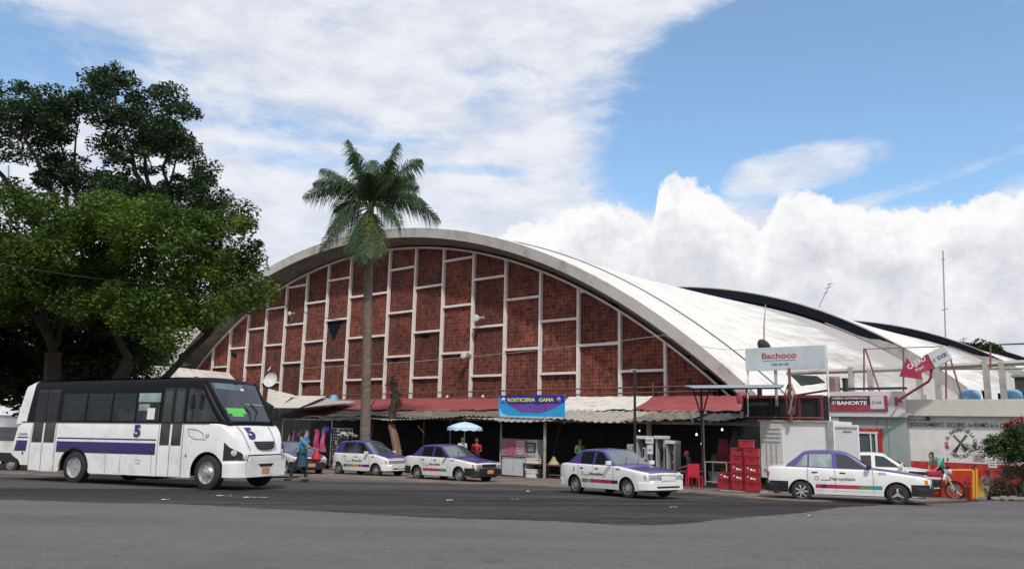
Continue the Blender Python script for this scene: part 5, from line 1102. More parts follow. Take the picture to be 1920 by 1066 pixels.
    MB().tube([(-.78, -hw(-.5, 1.6)-.008, 1.70), (-.4, -hw(-.5, 1.5)-.008, 1.66), (-.2, -hw(0, 1.4)-.008, 1.56), (-.2, -hw(0, 1.4)-.008, 1.44)], .008, n=4).build('cowl_crease', ink, t)
    # cab quarter window between door and windscreen
    mb = MB(); sidep(mb, [(-.90, 1.9), (.22, 1.9), (-.36, 2.78), (-.90, 2.86)], hu, .012, None, (1,)); mb.build('cab_window', glass, t, smooth='all')
    mb = MB(); sidep(mb, [(-.90, 1.9), (.22, 1.9), (-.36, 2.78), (-.90, 2.86)], hu, .012, None, (-1,)); q = mb.build('cab_window', mat('cab_glass', (.02, .024, .03), .08, spec=.4, var=.9, vscale=4), t, smooth='all')
    mb = MB(); sidep(mb, rect(-.72, -.69, 1.9, 2.8), hu, .02, None, (-1,), 1, 3); mb.build('window_bar', black, q)
    # windscreen
    wsg = mat('bus_windscreen', (.008, .018, .034), .05, spec=.7, coat=.25, var=.7, vscale=1.1)
    mb = MB(); topp(mb, -.33, .46, lambda x: hu(x, gz_(x))-.12, gz_, .035, crown=.02, full=lambda x: 1.0, nx=12); w = mb.build('windscreen', wsg, t, smooth='all')
    nrm = Vector((1.23, 0, .87)).normalized()
    # green destination sheets behind the glass, laid on the screen
    def onws(x, yy): return Vector((x, yy, gz_(x)+.055))
    for y0, y1, x0, x1 in ((-.80, -.05, .20, .315), (-.66, -.2, .318, .37)):
        MB().grid([[onws(x0, -y0), onws(x0, -y1)], [onws(x1, -y0), onws(x1, -y1)]] if False else [[onws(x0, y0), onws(x0, y1)], [onws(x1, y0), onws(x1, y1)]]).build('route_card', mat('green_card', (.10, .50, .08), .6, emit=.0), t)
    MB().grid([[onws(-.31, -.85), onws(-.31, .35)], [onws(-.19, -.85), onws(-.19, .35)]]).build('sun_visor_strip', mat('visor_teal', (.10, .15, .16), .2, var=.3), t)
    MB().box((-.2, .25, gz_(-.2)+.05), (.08, .12, .03), rot=Matrix.Rotation(R(54), 3, 'Y')).build('sticker', whitewall, t)
    mb = MB(); topp(mb, .10, .115, lambda x: 1.0, gz_, .04, y0=.1, y1=.85, nx=1, crown=.02, full=lambda x: 1.); mb.build('reflection_line', steel, t)
    for y0, y1 in ((.0, .45), (.45, .85)): MB().tube([(.50, y0-.35, 1.90), (.28, y0, 2.22), (.1, y0-.12, 2.46)] if y0 == .45 else [(.50, -.02, 1.90), (.30, .1, 2.19), (.18, .0, 2.34)], .016, n=5).build('wiper', black, t)
    # pillars
    for s_ in (-1, 1):
        MB().tube([(-.40, s_*(hu(-.4, 3.)-.07), 3.07), (.50, s_*(hu(.45, 1.85)-.06), 1.86)], .055, n=8).build('pillar', bd, t)
    # front details
    MB().tube([(.52, -.66, 1.80), (.72, -.62, 1.60), (.93, -.58, 1.25), (.99, -.55, 1.1)], .01, n=4).build('hood_seam', ink, t)
    MB().tube([(.52, .66, 1.80), (.72, .62, 1.60), (.93, .58, 1.25), (.99, .55, 1.1)], .01, n=4).build('hood_seam', ink, t)
    def onhood(x, y, off=.012): return Vector((x, y, belt(x)+.03*(1-(y/.95)**2)+off))
    # number on the hood, wrapped to the slope
    q = text('5', .30, .40, purplest, t, (0, 0, 0), name='number', bold=.05); me = q.data; co = np.zeros(len(me.vertices)*3); me.vertices.foreach_get('co', co); co = co.reshape(-1, 3)
    nc = [onhood(.70-c_[2]*.72, -.28+c_[0], .014+(-c_[1])) for c_ in co]; me.vertices.foreach_set('co', np.array([tuple(v_) for v_ in nc]).ravel()); me.update()
    hx = 1.012
    gr = [(-.42, 1.36), (-.36, 1.20), (-.2, 1.13), (.2, 1.13), (.36, 1.20), (.42, 1.36)]
    fx = lambda z: float(np.interp(z, [.95, 1.22, 1.52], [1.01, .945, .775]))
    MB().add([(fx(z)+.035, y+.12, z) for y, z in gr]+[(fx(z)-.1, y+.12, z) for y, z in gr], [tuple(range(6))]+[(i, i+1, i+7, i+6) for i in range(5)]).build('grille', black, t)
    for k in range(3): MB().box((fx(1.2+.05*k)+.045, .12, 1.19+.055*k), (.012, .62+.08*k, .012)).build('grille_bar', ink, t)
    # bumper
    mb = MB(); loft(mb, np.linspace(.56, 1.10, 14), lambda x: .38, lambda x: .82, lambda x, z: min(hw(.56, z)+.03, hw(.56, z)+.03-.30*max(0, (x-.70)/.40)**2.5), buswhite, nz=5, rc=.05, crown=.0); mb.build('bumper', None, t, smooth=True)
    MB().box((1.04, 0, .89), (.10, 1.34, .14), bev=.02).build('lower_grille_bar', buswhite, t); MB().box((1.035, 0, .975), (.08, 1.4, .04)).build('shadow_gap', black, t)
    MB().prism([(-.32, .74), (.32, .74), (.22, .66), (-.22, .66)], .03, black, 'yz', 1.085).build('air_intake', None, t)
    MB().box((1.108, .0, .55), (.015, .32, .16), bev=.003).build('number_plate', orangeplate, t)
    MB().lathe([(.001, .02), (.03, .015), (.035, 0)], None, 10, 'x', (1.075, -.62, .58)).build('fog_light', black, t); MB().lathe([(.001, .02), (.03, .015), (.035, 0)], None, 10, 'x', (1.07, .72, .58)).build('fog_light', black, t)
    for s_ in (-1, 1):
        # headlight wraps the corner
        pts = [(.42, 1.30), (.52, 1.13), (.80, 1.05), (.93, 1.0), (.93, .84), (.50, .84)]
        lo = [Vector((x, s_*(hw(x, .95)+.02), z)) for x, z in ((.56, 1.34), (.70, 1.20), (.92, 1.06), (.98, .98))]; bt = [Vector((x, s_*(hw(x, .85)+.03), .84)) for x in (.56, .70, .92, .98)]
        lo.append(Vector((1.055, s_*.40, 1.0))); bt.append(Vector((1.07, s_*.40, .84)))
        hl_ = MB().grid([lo, bt]).build('headlight', black, t)
        for x, y, z in ((.80, hw(.80, 1.0)+.02, 1.04), (.99, hw(.99, .9)-.02, .94)):
            MB().lathe([(.001, .03), (.07, .025), (.085, 0), (.085, -.05)], None, 12, 'x', (0, 0, 0)).build('lamp', headl, hl_, loc=(x+.02, s_*(y+.02), z)).rotation_euler = (0, 0, -R(35) if s_ < 0 else R(35))
    # mirrors
    mo = MB().box((-.55, -hu(0, 2)-.22, 2.45), (.10, .14, .42), bev=.04).build('mirror', black, t); MB().tube([(-.4, -hu(0, 2), 2.7), (-.55, -hu(0, 2)-.22, 2.66)], .02).build('bracket', black, mo)
    mo = MB().box((.42, hu(0, 2)+.14, 2.15), (.10, .14, .34), bev=.04).build('mirror', black, t); MB().tube([(.35, hu(0, 2)-.1, 2.2), (.42, hu(0, 2)+.14, 2.2)], .02).build('bracket', black, mo)
    MB().box((-.3, .3, 3.2), (.1, .14, .05), bev=.01).build('marker_light', redl, t); MB().box((-.9, -.9, 3.17), (.1, .1, .05), bev=.01).build('marker_light', redl, t)
    MB().lathe([(.001, 0), (.03, -.015)], None, 8, 'y', (-.78, -hw(-.78, .95)-.01, .95)).build('fuel_cap', black, t); MB().lathe([(.001, 0), (.04, -.015)], None, 8, 'y', (-7.62, -hw(-7.6, .85)-.01, .88)).build('marker_lamp', black, t)
    mb = MB(); mb.tube([(-2.75, -hw(-2.7, .7)-.008, .78), (-2.55, -hw(-2.7, .7)-.008, .78), (-2.55, -hw(-2.7, .7)-.008, .68), (-2.72, -hw(-2.7, .7)-.008, .68)], .006, n=4); mb.build('hatch_outline', ink, t)
    for s_ in (-1, 1):
        wheel(t, 0, s_*1.02, WR, .26, 'bus', R(-3)); wheel(t, WB, s_*1.0, WR, .26, 'deep')
    # unseen second rear pair makes the dual axle visible under the floor
    MB().tube([(WB, -.9, WR), (WB, .9, WR)], .12).build('axle', black, t); MB().box((-3.2, 0, .36), (1.1, .9, .34), bev=.05).build('fuel_tank', black, t)
    MB().box((-.6, 0, .55), (.9, 1.2, .4)).build('engine_sump', black, t)
bus()

# white van at the left edge
def van():
    g = gnd(-10, 884); yaw = R(168); t = thing('white_van', 'white van cut off by the left picture edge behind the bus', 'van', (g.x-1.1, g.y+1.8, gz(g.y+1.8)), R(-12))
    hw = lambda x, z: .92-.12*max(0, z-1.1)**1.2-.06*max(0, (abs(x)-1.8)/.5)**2
    def zb(x):
        z = .32
        for a in (-1.5, 1.5):
            d = abs(x-a)
            if d < .4: z = max(z, .32+math.sqrt(.16-d*d))
        return z
    zt = interp([(-2.4, 1.2), (-2.3, 1.95), (-2.1, 2.08), (1.4, 2.12), (1.7, 2.05), (2.2, 1.72), (2.35, 1.1)])
    mb = MB(); loft(mb, np.linspace(-2.4, 2.35, 60), zb, zt, hw, whitep, rc=.12); mb.build('body', None, t, smooth=True); MB().box((0, 0, .5), (4.2, 1.3, .4)).build('underbody', black, t)
    for a, b in ((-2.1, -.9), (-.8, .4), (.5, 1.6)):
        for sd in (-1, 1): mb = MB(); sidep(mb, rect(a, b, 1.2, 1.72), hw, .01, None, (sd,)); mb.build('side_window', glass, t)
    
    for sd in (-1, 1): mb = MB(); sidep(mb, rect(-2.3, 2.2, .42, .75), hw, .01, None, (sd,)); mb.build('dark_sill', black, t)
    mb = MB(); sidep(mb, rect(2.0, 2.2, .85, 1.15), hw, .02, None, (-1,)); mb.build('tail_light', redl, t)
    MB().box((2.38, 0, .5), (.12, 1.7, .25), bev=.04).build('bumper', black, t); MB().box((2.37, 0, 1.45), (.04, 1.3, .45)).build('rear_glass', glass, t)
    for x in (-1.5, 1.5):
        for s_ in (-1, 1): wheel(t, x, s_*.8, .32, .2, 'cap')
van()

# ------------------------------------------------------------------ people
def person(label, loc, yaw, J, shirt, trous, skinm=skin, hairm=hair, extra=None, scale=1., short=True, skirt=None, cap=None):
    """J: joint name -> (x,y,z) in metres, figure facing +x"""
    t = thing('person', label, 'person', loc, yaw); t.scale = (scale,)*3
    def skinmesh(name, verts, edges, radii, m_, root=0):
        me = bpy.data.meshes.new(name); me.from_pydata([tuple(v) for v in verts], edges, []); o = bpy.data.objects.new(name, me); C.objects.link(o)
        sm = o.modifiers.new('s', 'SKIN'); ly = me.skin_vertices[0].data if me.skin_vertices else None
        if ly is None:
            bm = bmesh.new(); bm.from_mesh(me); bm.verts.layers.skin.verify(); bm.to_mesh(me); bm.free(); ly = me.skin_vertices[0].data
        for i, r_ in enumerate(radii): ly[i].radius = (r_, r_) if isinstance(r_, (int, float)) else r_; ly[i].use_root = (i == root)
        sb = o.modifiers.new('b', 'SUBSURF'); sb.levels = sb.render_levels = 2; sm.use_smooth_shade = True
        dg = bpy.context.evaluated_depsgraph_get(); dg.update(); m2 = bpy.data.meshes.new_from_object(o.evaluated_get(dg)); bpy.data.objects.remove(o); bpy.data.meshes.remove(me)
        m2.materials.clear(); m2.materials.append(m_); q = bpy.data.objects.new(name, m2); C.objects.link(q); q.parent = t; return q
    V = lambda n: Vector(J[n])
    names = ['pelvis', 'waist', 'chest', 'neck', 'head0', 'head1']; vs = [V('pelvis'), V('pelvis').lerp(V('chest'), .45), V('chest'), V('neck'), V('head').lerp(V('neck'), .45), V('head'), V('head')+(V('head')-V('neck')).normalized()*.09]
    rr = [(.13, .10), (.12, .09), (.145, .10), .055, .06, .09, .06]; E = [(0, 1), (1, 2), (2, 3), (3, 4), (4, 5), (5, 6)]
    def chain(start, pts, rads):
        k = start
        for p, r_ in zip(pts, rads): vs.append(Vector(p)); rr.append(r_); E.append((k, len(vs)-1)); k = len(vs)-1
        return k
    for s in 'LR':
        hnd = chain(2, [V('sh'+s), V('sh'+s).lerp(V('el'+s), .5), V('el'+s), V('el'+s).lerp(V('ha'+s), .6), V('ha'+s)], [.055, .048, .038, .032, .026])
        d = (V('ha'+s)-V('el'+s)).normalized(); side = d.cross(Vector((0, 0, 1))); side = side.normalized() if side.length > .2 else Vector((0, 1, 0)); palm = chain(hnd, [V('ha'+s)+d*.06], [.032])
        for k, (o_, l_) in enumerate(((-.028, .07), (-.009, .082), (.01, .078), (.028, .06))):
            chain(palm, [V('ha'+s)+d*.085+side*o_, V('ha'+s)+d*(.085+l_*.5)+side*o_*1.1-Vector((0, 0, .008)), V('ha'+s)+d*(.085+l_*.9)+side*o_*1.1-Vector((0, 0, .03))], [.010, .009, .008])
        chain(hnd, [V('ha'+s)+d*.035-side*.04, V('ha'+s)+d*.07-side*.055], [.012, .010])
        chain(0, [V('hi'+s), V('hi'+s).lerp(V('kn'+s), .5), V('kn'+s), V('kn'+s).lerp(V('an'+s), .4), V('an'+s)], [.085, .075, .055, .05, .036])
    skinmesh('body', vs, E, rr, skinm)
    # clothes: slightly larger shells on the same joints
    vs2 = [V('pelvis'), V('pelvis').lerp(V('chest'), .45), V('chest'), V('neck').lerp(V('chest'), .4)]; rr2 = [(.16, .125), (.15, .12), (.175, .125), .075]; E2 = [(0, 1), (1, 2), (2, 3)]
    for s in 'LR':
        e = .75 if short else 1.; k = len(vs2); vs2 += [V('sh'+s), V('sh'+s).lerp(V('el'+s), e)]; rr2 += [.075, .062]; E2 += [(2, k), (k, k+1)]
        if not short: vs2.append(V('el'+s).lerp(V('ha'+s), .9)); rr2.append(.045); E2.append((k+1, k+2))
    skinmesh('shirt', vs2, E2, rr2, shirt)
    vs3 = [V('pelvis')]; rr3 = [(.155, .12)]; E3 = []
    for s in 'LR':
        k = len(vs3); vs3 += [V('hi'+s), V('hi'+s).lerp(V('kn'+s), .5), V('kn'+s), V('kn'+s).lerp(V('an'+s), .9)]; rr3 += [.105, .095, .075, .06]; E3 += [(0, k), (k, k+1), (k+1, k+2), (k+2, k+3)]
    skinmesh('trousers', vs3, E3, rr3, trous)
    hd = V('head'); f = Vector(J.get('face', (1, 0, 0))).normalized(); lat = Vector((0, 0, 1)).cross(f).normalized()
    mb = MB(); P = []
    for i in range(9):
        th_ = math.pi*.62*i/8; row = []
        for k in range(17):
            ph = 2*math.pi*k/16; d = Vector((0, 0, 1))*math.cos(th_)+(f*math.cos(ph)+lat*math.sin(ph))*math.sin(th_); rad = .108 if d.dot(f) < .35 else .098
            if d.dot(f) > .45 and th_ > .9: rad = .06
            row.append(hd+Vector((0, 0, .02))-f*.01+d*rad)
        P.append(row)
    mb.grid(P); mb.build('hair', cap or hairm, t, smooth='all')
    mb = MB(); mb.lathe([(.001, 0), (.012, .008), (.016, .03), (.004, .045)], None, 6, 'x'); o = mb.build('nose', skinm, t); o.location = hd+f*.075-Vector((0, 0, .01)); o.rotation_euler = (0, 0, math.atan2(f.y, f.x))
    for s in (-1, 1): o = MB().lathe([(.001, .012), (.012, .006), (.014, 0)], None, 8, 'x').build('eye', hair, t); o.location = hd+f*.082+lat*(.032*s)+Vector((0, 0, .015)); o.rotation_euler = (0, 0, math.atan2(f.y, f.x))
    for s in (-1, 1): MB().lathe([(.001, -.01), (.022, -.004), (.026, .006), (.001, .012)], None, 8, 'y').build('ear', skinm, t, loc=hd+lat*(.09*s)-f*.005)
    o = MB().box((0, 0, 0), (.012, .045, .012), bev=.004).build('mouth', mat('lips', (.2, .06, .05), .6), t); o.location = hd+f*.082-Vector((0, 0, .045)); o.rotation_euler = (0, 0, math.atan2(f.y, f.x))
    for s in 'LR':
        a = V('an'+s); o = MB().box((.06, 0, -.045), (.27, .095, .075), bev=.03).build('shoe', black, t, smooth=True); o.location = a; 
        ff = Vector(J.get('toe'+s, (1, 0, 0))); o.rotation_euler = (0, -math.asin(max(-1, min(1, ff.z/ff.length))), math.atan2(ff.y, ff.x))
    if extra: extra(t)
    return t
STAND = dict(pelvis=(0, 0, .95), chest=(.0, 0, 1.32), neck=(.0, 0, 1.49), head=(.02, 0, 1.63), shL=(0, .18, 1.42), shR=(0, -.18, 1.42), elL=(.0, .24, 1.14), elR=(0, -.24, 1.14), haL=(.1, .24, .9), haR=(.1, -.24, .9), hiL=(0, .09, .9), hiR=(0, -.09, .9), knL=(.03, .1, .5), knR=(.03, -.1, .5), anL=(0, .1, .08), anR=(0, -.1, .08))
g = gnd(563, 902); J = dict(STAND)
J.update(pelvis=(-.02, 0, .95), chest=(.03, 0, 1.31), neck=(.06, 0, 1.48), head=(.11, 0, 1.61), elL=(-.22, .22, 1.2), haL=(-.42, .1, 1.13), elR=(-.2, -.2, 1.16), haR=(-.45, -.05, 1.12), knL=(.22, .08, .52), anL=(.36, .08, .12), knR=(-.05, -.1, .50), anR=(-.2, -.1, .09), toeL=(1, 0, -.05), toeR=(1, 0, -.1), face=(1, 0, -.1))
def apron(t):
    mb = MB(); P = []
    for i in range(9):
        z = 1.12-i*.075; w = .17+.07*i/8; P.append([(w*math.cos(a)*(.8+.05*i/8)-.02, w*math.sin(a), z) for a in np.linspace(0, 2*math.pi, 19)])
    mb.grid(P); mb.build('apron', mat('petrol_cloth', (.02, .075, .11), .8, var=.15), t, smooth='all')
person('person in blue shirt and petrol apron striding left past the bus nose', (g.x, g.y, gz(g.y)), R(183), J, mat('blue_shirt', (.04, .24, .42), .8, var=.1), mat('dark_trousers', (.02, .02, .035), .85), extra=apron)
hp = Vector((g.x, g.y, gz(g.y)))+Vector((.52, -.05, .72)); o = MB().lathe([(.02, .36), (.05, .34), (.10, .26), (.17, .16), (.18, .05), (.13, -.02), (.02, -.04)], None, 14).build('shopping_bag', mat('red_bag', (.34, .015, .02), .6, var=.2, vscale=6), smooth=True, loc=hp); tag(o, 'bulging red bag held behind the walking person', 'bag')
J2 = dict(STAND); J2.update(haL=(.25, .12, 1.1), haR=(.25, -.12, 1.15))
u, _ = onv(866, 860, 27.6); p = gW(u, 27.6); p.z = gz(p.y)+.06; person('person in white top standing in shade left of the parasol pole', p, R(-60), J2, whitewall, dark, skind)
u, _ = onv(893, 860, 27.9); p = gW(u, 27.9); p.z = gz(p.y)+.06; person('person in red shirt standing in shade right of the parasol pole', p, R(-100), J2, mat('red_shirt', (.42, .015, .03), .8), dark, skind, scale=.98)
u, _ = onv(1087, 860, 29); p = gW(u, 29); p.z = gz(p.y)+.06; person('person in green top in the dark stall behind the middle taxi', p, R(-60), J2, mat('green_shirt', (.03, .2, .06), .8), dark, skind)
SIT = dict(pelvis=(0, 0, .52), chest=(.08, 0, .88), neck=(.12, 0, 1.04), head=(.18, 0, 1.17), shL=(.08, .18, .98), shR=(.08, -.18, .98), elL=(.12, .24, .74), elR=(.12, -.24, .74), haL=(.35, .12, .68), haR=(.35, -.12, .68), hiL=(.03, .1, .5), hiR=(.03, -.1, .5), knL=(.42, .13, .52), knR=(.42, -.13, .52), anL=(.4, .14, .08), anR=(.4, -.14, .08), face=(1, 0, -.4))
g = gnd(1296, 915); p = Vector((g.x+.1, g.y+.4, gz(g.y)+.05)); person('seated person with pink cap and dark grey shirt beside the red chair', p, R(170), SIT, mat('grey_shirt', (.05, .055, .06), .85), mat('maroon_trousers', (.10, .01, .04), .8), skind, cap=mat('pink_cap', (.5, .02, .1), .7))
def chair(loc, yaw, label, m_):
    t = thing('plastic_chair', label, 'chair', loc, yaw, 'red plastic chairs'); MB().box((0, 0, .43), (.42, .42, .04), bev=.015).build('seat', m_, t); o = MB().box((-.2, 0, .66), (.035, .42, .42), bev=.015).build('backrest', m_, t)
    for x in (-.18, .18):
        for y in (-.18, .18): MB().tube([(x, y, .42), (x*1.15, y*1.15, 0)], [.03, .022]).build('leg', m_, t)
    for s in (-1, 1): MB().box((0, s*.22, .63), (.36, .04, .035), bev=.01).build('armrest', m_, t)
rc_ = mat('chair_red', (.45, .02, .04), .45)
chair(p+Vector((0, 0, 0)), R(170), 'red plastic chair under the person with the pink cap', rc_); g = gnd(1304, 919); chair((g.x, g.y, gz(g.y)+.04), R(60), 'empty red plastic chair just left of the thin awning post', rc_)
g = gnd(1309, 908); chair((g.x+.2, g.y+.9, gz(g.y+1)+.04), R(-100), 'maroon plastic chair in the shade behind the seated person', mat('chair_maroon', (.16, .015, .05), .5))
# person by the motorbike
g = gnd(1783, 930); J = dict(STAND); J.update(pelvis=(-.05, 0, .93), chest=(.2, 0, 1.2), neck=(.36, 0, 1.30), head=(.47, 0, 1.36), shL=(.26, .17, 1.27), shR=(.26, -.17, 1.27), elL=(.38, .2, 1.02), elR=(.38, -.2, 1.02), haL=(.5, .1, .85), haR=(.5, -.1, .85), face=(.7, 0, -.7))
pm = Vector((g.x+.05, g.y+.55, gz(g.y+.5))); person('person in turquoise shirt bending over the motorbike, dark hair', pm, R(200), J, mat('turquoise_shirt', (.06, .42, .33), .8, var=.1), mat('dark_trousers', (.02, .02, .035), .85))
g = gnd(1846, 934); J = dict(SIT); J.update(face=(1, 0, -.3)); person('small child in pale pink top sitting low beside the yellow bollard', (g.x+.12, g.y, gz(g.y)), R(-100), J, mat('pale_pink_shirt', (.55, .38, .42), .8), mat('pale_trousers', (.5, .5, .45), .8), scale=.72)
def yellowpost():
    g = gnd(1834, 936); t = thing('bollard', 'stubby mustard yellow bollard next to the sitting child', 'bollard', (g.x, g.y, gz(g.y)), 0); ym = mat('mustard_paint', (.36, .26, .05), .7, var=.2)
    MB().lathe([(.2, 0), (.2, .5), (.16, .6), (.1, .66), (.001, .68)], None, 16).build('post', ym, t, smooth=True); MB().lathe([(.25, 0), (.25, .1), (.2, .14)], None, 16).build('base', kerbm, t)
yellowpost()

# motorbike
def moto():
    g = gnd(1792, 937); t = thing('motorcycle', 'black motorcycle leaning on its stand beside the red barrier', 'motorcycle', (g.x, g.y, gz(g.y)), R(-40))
    def whl(x, w=.1):
        o = MB().lathe([(.23, -w*.4), (.27, -w/2), (.3, 0), (.27, w/2), (.23, w*.4)], rubber, 30, 'y', closed=True).build('wheel', None, t, smooth=True); o.location = (x, 0, .3); r_ = MB(); r_.lathe([(.225, -.02), (.24, 0), (.225, .02)], whitewall, 28, 'y'); r_.lathe([(.05, -.05), (.05, .05), (.001, .05)], chrome, 10, 'y')
        r_.lathe([(.11, .04), (.12, .045), (.06, .045)], steel, 18, 'y')
        for k in range(10): a = k*.628; r_.tube([(0, 0, 0), (.23*math.cos(a), 0, .23*math.sin(a))], .008, n=4, m=chrome)
        r_.build('rim', None, o)
    whl(0.); whl(-1.25, .12)
    fo = MB()
    for s in (-1, 1): fo.tube([(0, s*.09, .3), (-.22, s*.09, .86), (-.27, s*.08, .98)], .025, m=chrome)
    fo.build('front_fork', None, t); MB().grid([[(.31*math.cos(a), y, .3+.31*math.sin(a)+.01) for a in np.linspace(.5, 2.3, 9)] for y in (-.06, .06)]).build('front_mudguard', crimson, t)
    MB().tube([(-.2, -.36, 1.05), (-.25, -.12, .98), (-.25, .12, .98), (-.2, .36, 1.05)], .018).build('handlebar', black, t); MB().lathe([(.001, .06), (.08, .05), (.1, 0), (.06, -.1)], None, 14, 'x', (-.1, 0, .86)).build('headlight', headl, t)
    MB().box((-.55, 0, .78), (.5, .24, .2), bev=.08).build('fuel_tank', crimson, t, smooth=True); MB().box((-1.0, 0, .78), (.6, .24, .1), bev=.04).build('saddle', black, t); MB().box((-.6, 0, .42), (.4, .26, .34), bev=.05).build('engine', black, t)
    MB().tube([(-.4, -.14, .35), (-.8, -.16, .28), (-1.35, -.18, .34)], .035).build('exhaust', chrome, t); fr = MB()
    for a, b in (((-.27, 0, .9), (-.45, 0, .35)), ((-.45, 0, .35), (-.85, 0, .35)), ((-.85, 0, .35), (-1.25, 0, .3)), ((-.27, 0, .9), (-1.3, 0, .72)), ((-.85, 0, .35), (-.9, 0, .75))): fr.tube([a, b], .022)
    fr.build('frame', black, t); MB().box((-1.4, 0, .72), (.2, .16, .08), bev=.02).build('tail_light', redl, t)
    for s in (-1, 1): MB().tube([(-.24, s*.26, 1.03), (-.22, s*.3, 1.22)], .01).build('mirror_stem', black, t); 
    for s in (-1, 1): MB().lathe([(.001, 0), (.06, .01), (.05, .03)], None, 10, 'x', (-.22, s*.3, 1.25)).build('mirror', black, t)
    MB().tube([(-.75, .1, .3), (-.7, .28, .0)], .015).build('stand', black, t)
moto()
def barrier():
    v = 29.2; t = thing('red_barrier', 'red sheet metal barrier panels beside the motorcycle', 'barrier', gW(-6.6, v), UROT); g = gz(gW(-6.6, v).y)
    def P(px, py): a = onv(px, py, v); return a[0]+6.6, a[1]-g
    for (a, b, top) in ((1741, 1773, 898), (1775, 1797, 880), (1798, 1822, 880)):
        x0 = P(a, 900)[0]; x1 = P(b, 900)[0]; z = P(a, top)[1]; MB().box(((x0+x1)/2, 0, z/2+.02), (x1-x0, .05, z), bev=.01).build('panel', redmetal, t)
    x0 = P(1741, 905)[0]; x1 = P(1822, 905)[0]; MB().box(((x0+x1)/2, -.035, P(1780, 909)[1]), (x1-x0, .02, .04)).build('top_edge', mat('worn_red', (.5, .2, .15), .6), t)
    t2 = thing('orange_rail', 'orange yellow bent pipe rail standing in front of the red panels', 'rail', gW(-5.6, v-.3), UROT); g2 = gz(gW(-5.6, v-.3).y)
    def Q(px, py): a = onv(px, py, v-.3); return a[0]+5.6, 0, a[1]-g2
    MB().tube([Q(1776, 881), Q(1800, 881), Q(1823, 881), Q(1825, 884), Q(1825, 932)], .036, n=8).build('hoop', yellowp, t2); MB().tube([Q(1831, 878), Q(1831, 933)], .036, n=8).build('upright', yellowp, t2); MB().tube([Q(1776, 881), Q(1776, 933)], .03, n=8).build('upright', yellowp, t2); MB().tube([Q(1820, 879), Q(1831, 870)], .02, n=6).build('hook', black, t2)
barrier()

# ------------------------------------------------------------------ crates
crate_me = {}
def crate_proto():
    t = thing('plastic_crate', 'x', 'crate', (0, 0, 0), UROT); w, d, h = .46, .42, .268; mb = MB()
    for s in (-1, 1):
        mb.box((0, s*(d/2-.01), h*.5), (w, .02, h-.02)); mb.box((s*(w/2-.01), 0, h*.5), (.02, d-.04, h-.02))
        mb.box((0, s*(d/2+.004), h-.02), (w+.02, .03, .035)); mb.box((0, s*(d/2+.004), .03), (w+.01, .02, .03)); mb.box((s*(w/2+.004), 0, h-.02), (.03, d+.02, .035))
        for x in (-.2, -.07, .07, .2): mb.box((x, s*(d/2+.002), h*.5), (.025, .02, h-.06))
    mb.build('shell', crater, t); MB().box((0, 0, .02), (w-.03, d-.03, .02)).build('bottom', crater, t); MB().box((0, -d/2+.0-.008, h*.72), (.12, .012, .035)).build('grip', mat('crate_dark', (.12, .005, .01), .6), t); return t
proto = crate_proto(); first = True
gC = gnd(1392, 925); uC, vC = gC.dot(UX), gC.dot(VX); grp = 'red plastic crates stacked by the white box'
lay = []; names5 = ['bottom', 'second', 'third', 'fourth', 'fifth']
for k in range(5):
    for c_ in (0, 1): lay.append((c_*.48, 0, k*.272, f'red plastic crate, {names5[k]} layer of the {"left" if c_ == 0 else "right"} column', k in (1, 2)))
lay.append((.30, 0, 1.36, 'red plastic crate on the very top of the stack', False)); lay += [(-.5, .1, .272, 'red plastic crate left of the stack, resting on the low one', True), (-.5, .05, .0, 'red plastic crate on the ground at the left end of the stack', False)]
base_z = gz(gC.y)+.12
for x, y, z, lb, stk in lay:
    c_ = proto if first else copytree(proto); first = False
    c_.location = W(uC-.1+x+random.uniform(-.012, .012), vC+y+random.uniform(-.01, .01), base_z+z); c_.rotation_euler = (0, 0, UROT+R(18)+random.uniform(-.04, .04)); c_['label'] = lb; c_['group'] = grp
    if stk:
        for a, b, s in ((-.02, .14, .07), (.07, .12, .05), (-.13, .19, .04)): MB().box((a, -.227, b), (s, .006, s*.9)).build('white_print', whiteink, c_)
t = thing('crate_dolly', 'low metal dolly under the red crates', 'dolly', W(uC, vC, gz(gC.y)), UROT+R(18)); MB().box((.05, 0, .09), (1.5, .45, .04)).build('deck', steel, t)
for x in (-.6, .7):
    for y in (-.15, .15): MB().lathe([(.001, -.02), (.04, -.02), (.04, .02), (.001, .02)], None, 10, 'y', (x, y, .04)).build('castor', black, t)
g = gnd(1353, 922); t = thing('orange_stool', 'small orange stool with round foot left of the crates', 'stool', (g.x, g.y, gz(g.y)+.0), 0); om = mat('orange_plastic', (.65, .10, .05), .5)
MB().lathe([(.2, .0), (.19, .06), (.12, .12), (.04, .15)], None, 16).build('foot', om, t, smooth=True); MB().tube([(0, 0, .1), (0, 0, .3)], .03).build('stem', om, t); MB().lathe([(.001, .34), (.14, .34), (.15, .3), (.05, .28)], None, 14).build('seat', om, t, smooth=True)
t = boxthing('metal_stand', 'rusty metal frame stand with a bucket below, left of the crates', 'stand', 1322, 1363, 865, 911, 26.8, .6, lambda t, w, h, d: [MB().tube(p, .02).build('bar', palesheet, t) for p in ([(-w/2, 0, 0), (-w/2, 0, h)], [(w/2, 0, 0), (w/2, 0, h)], [(-w/2, 0, h), (w/2, 0, h)], [(-w/2, 0, .12), (w/2, 0, .12)], [(-w/2, d, 0), (-w/2, d, h)], [(w/2, d, 0), (w/2, d, h)], [(-w/2, d, h), (w/2, d, h)])])
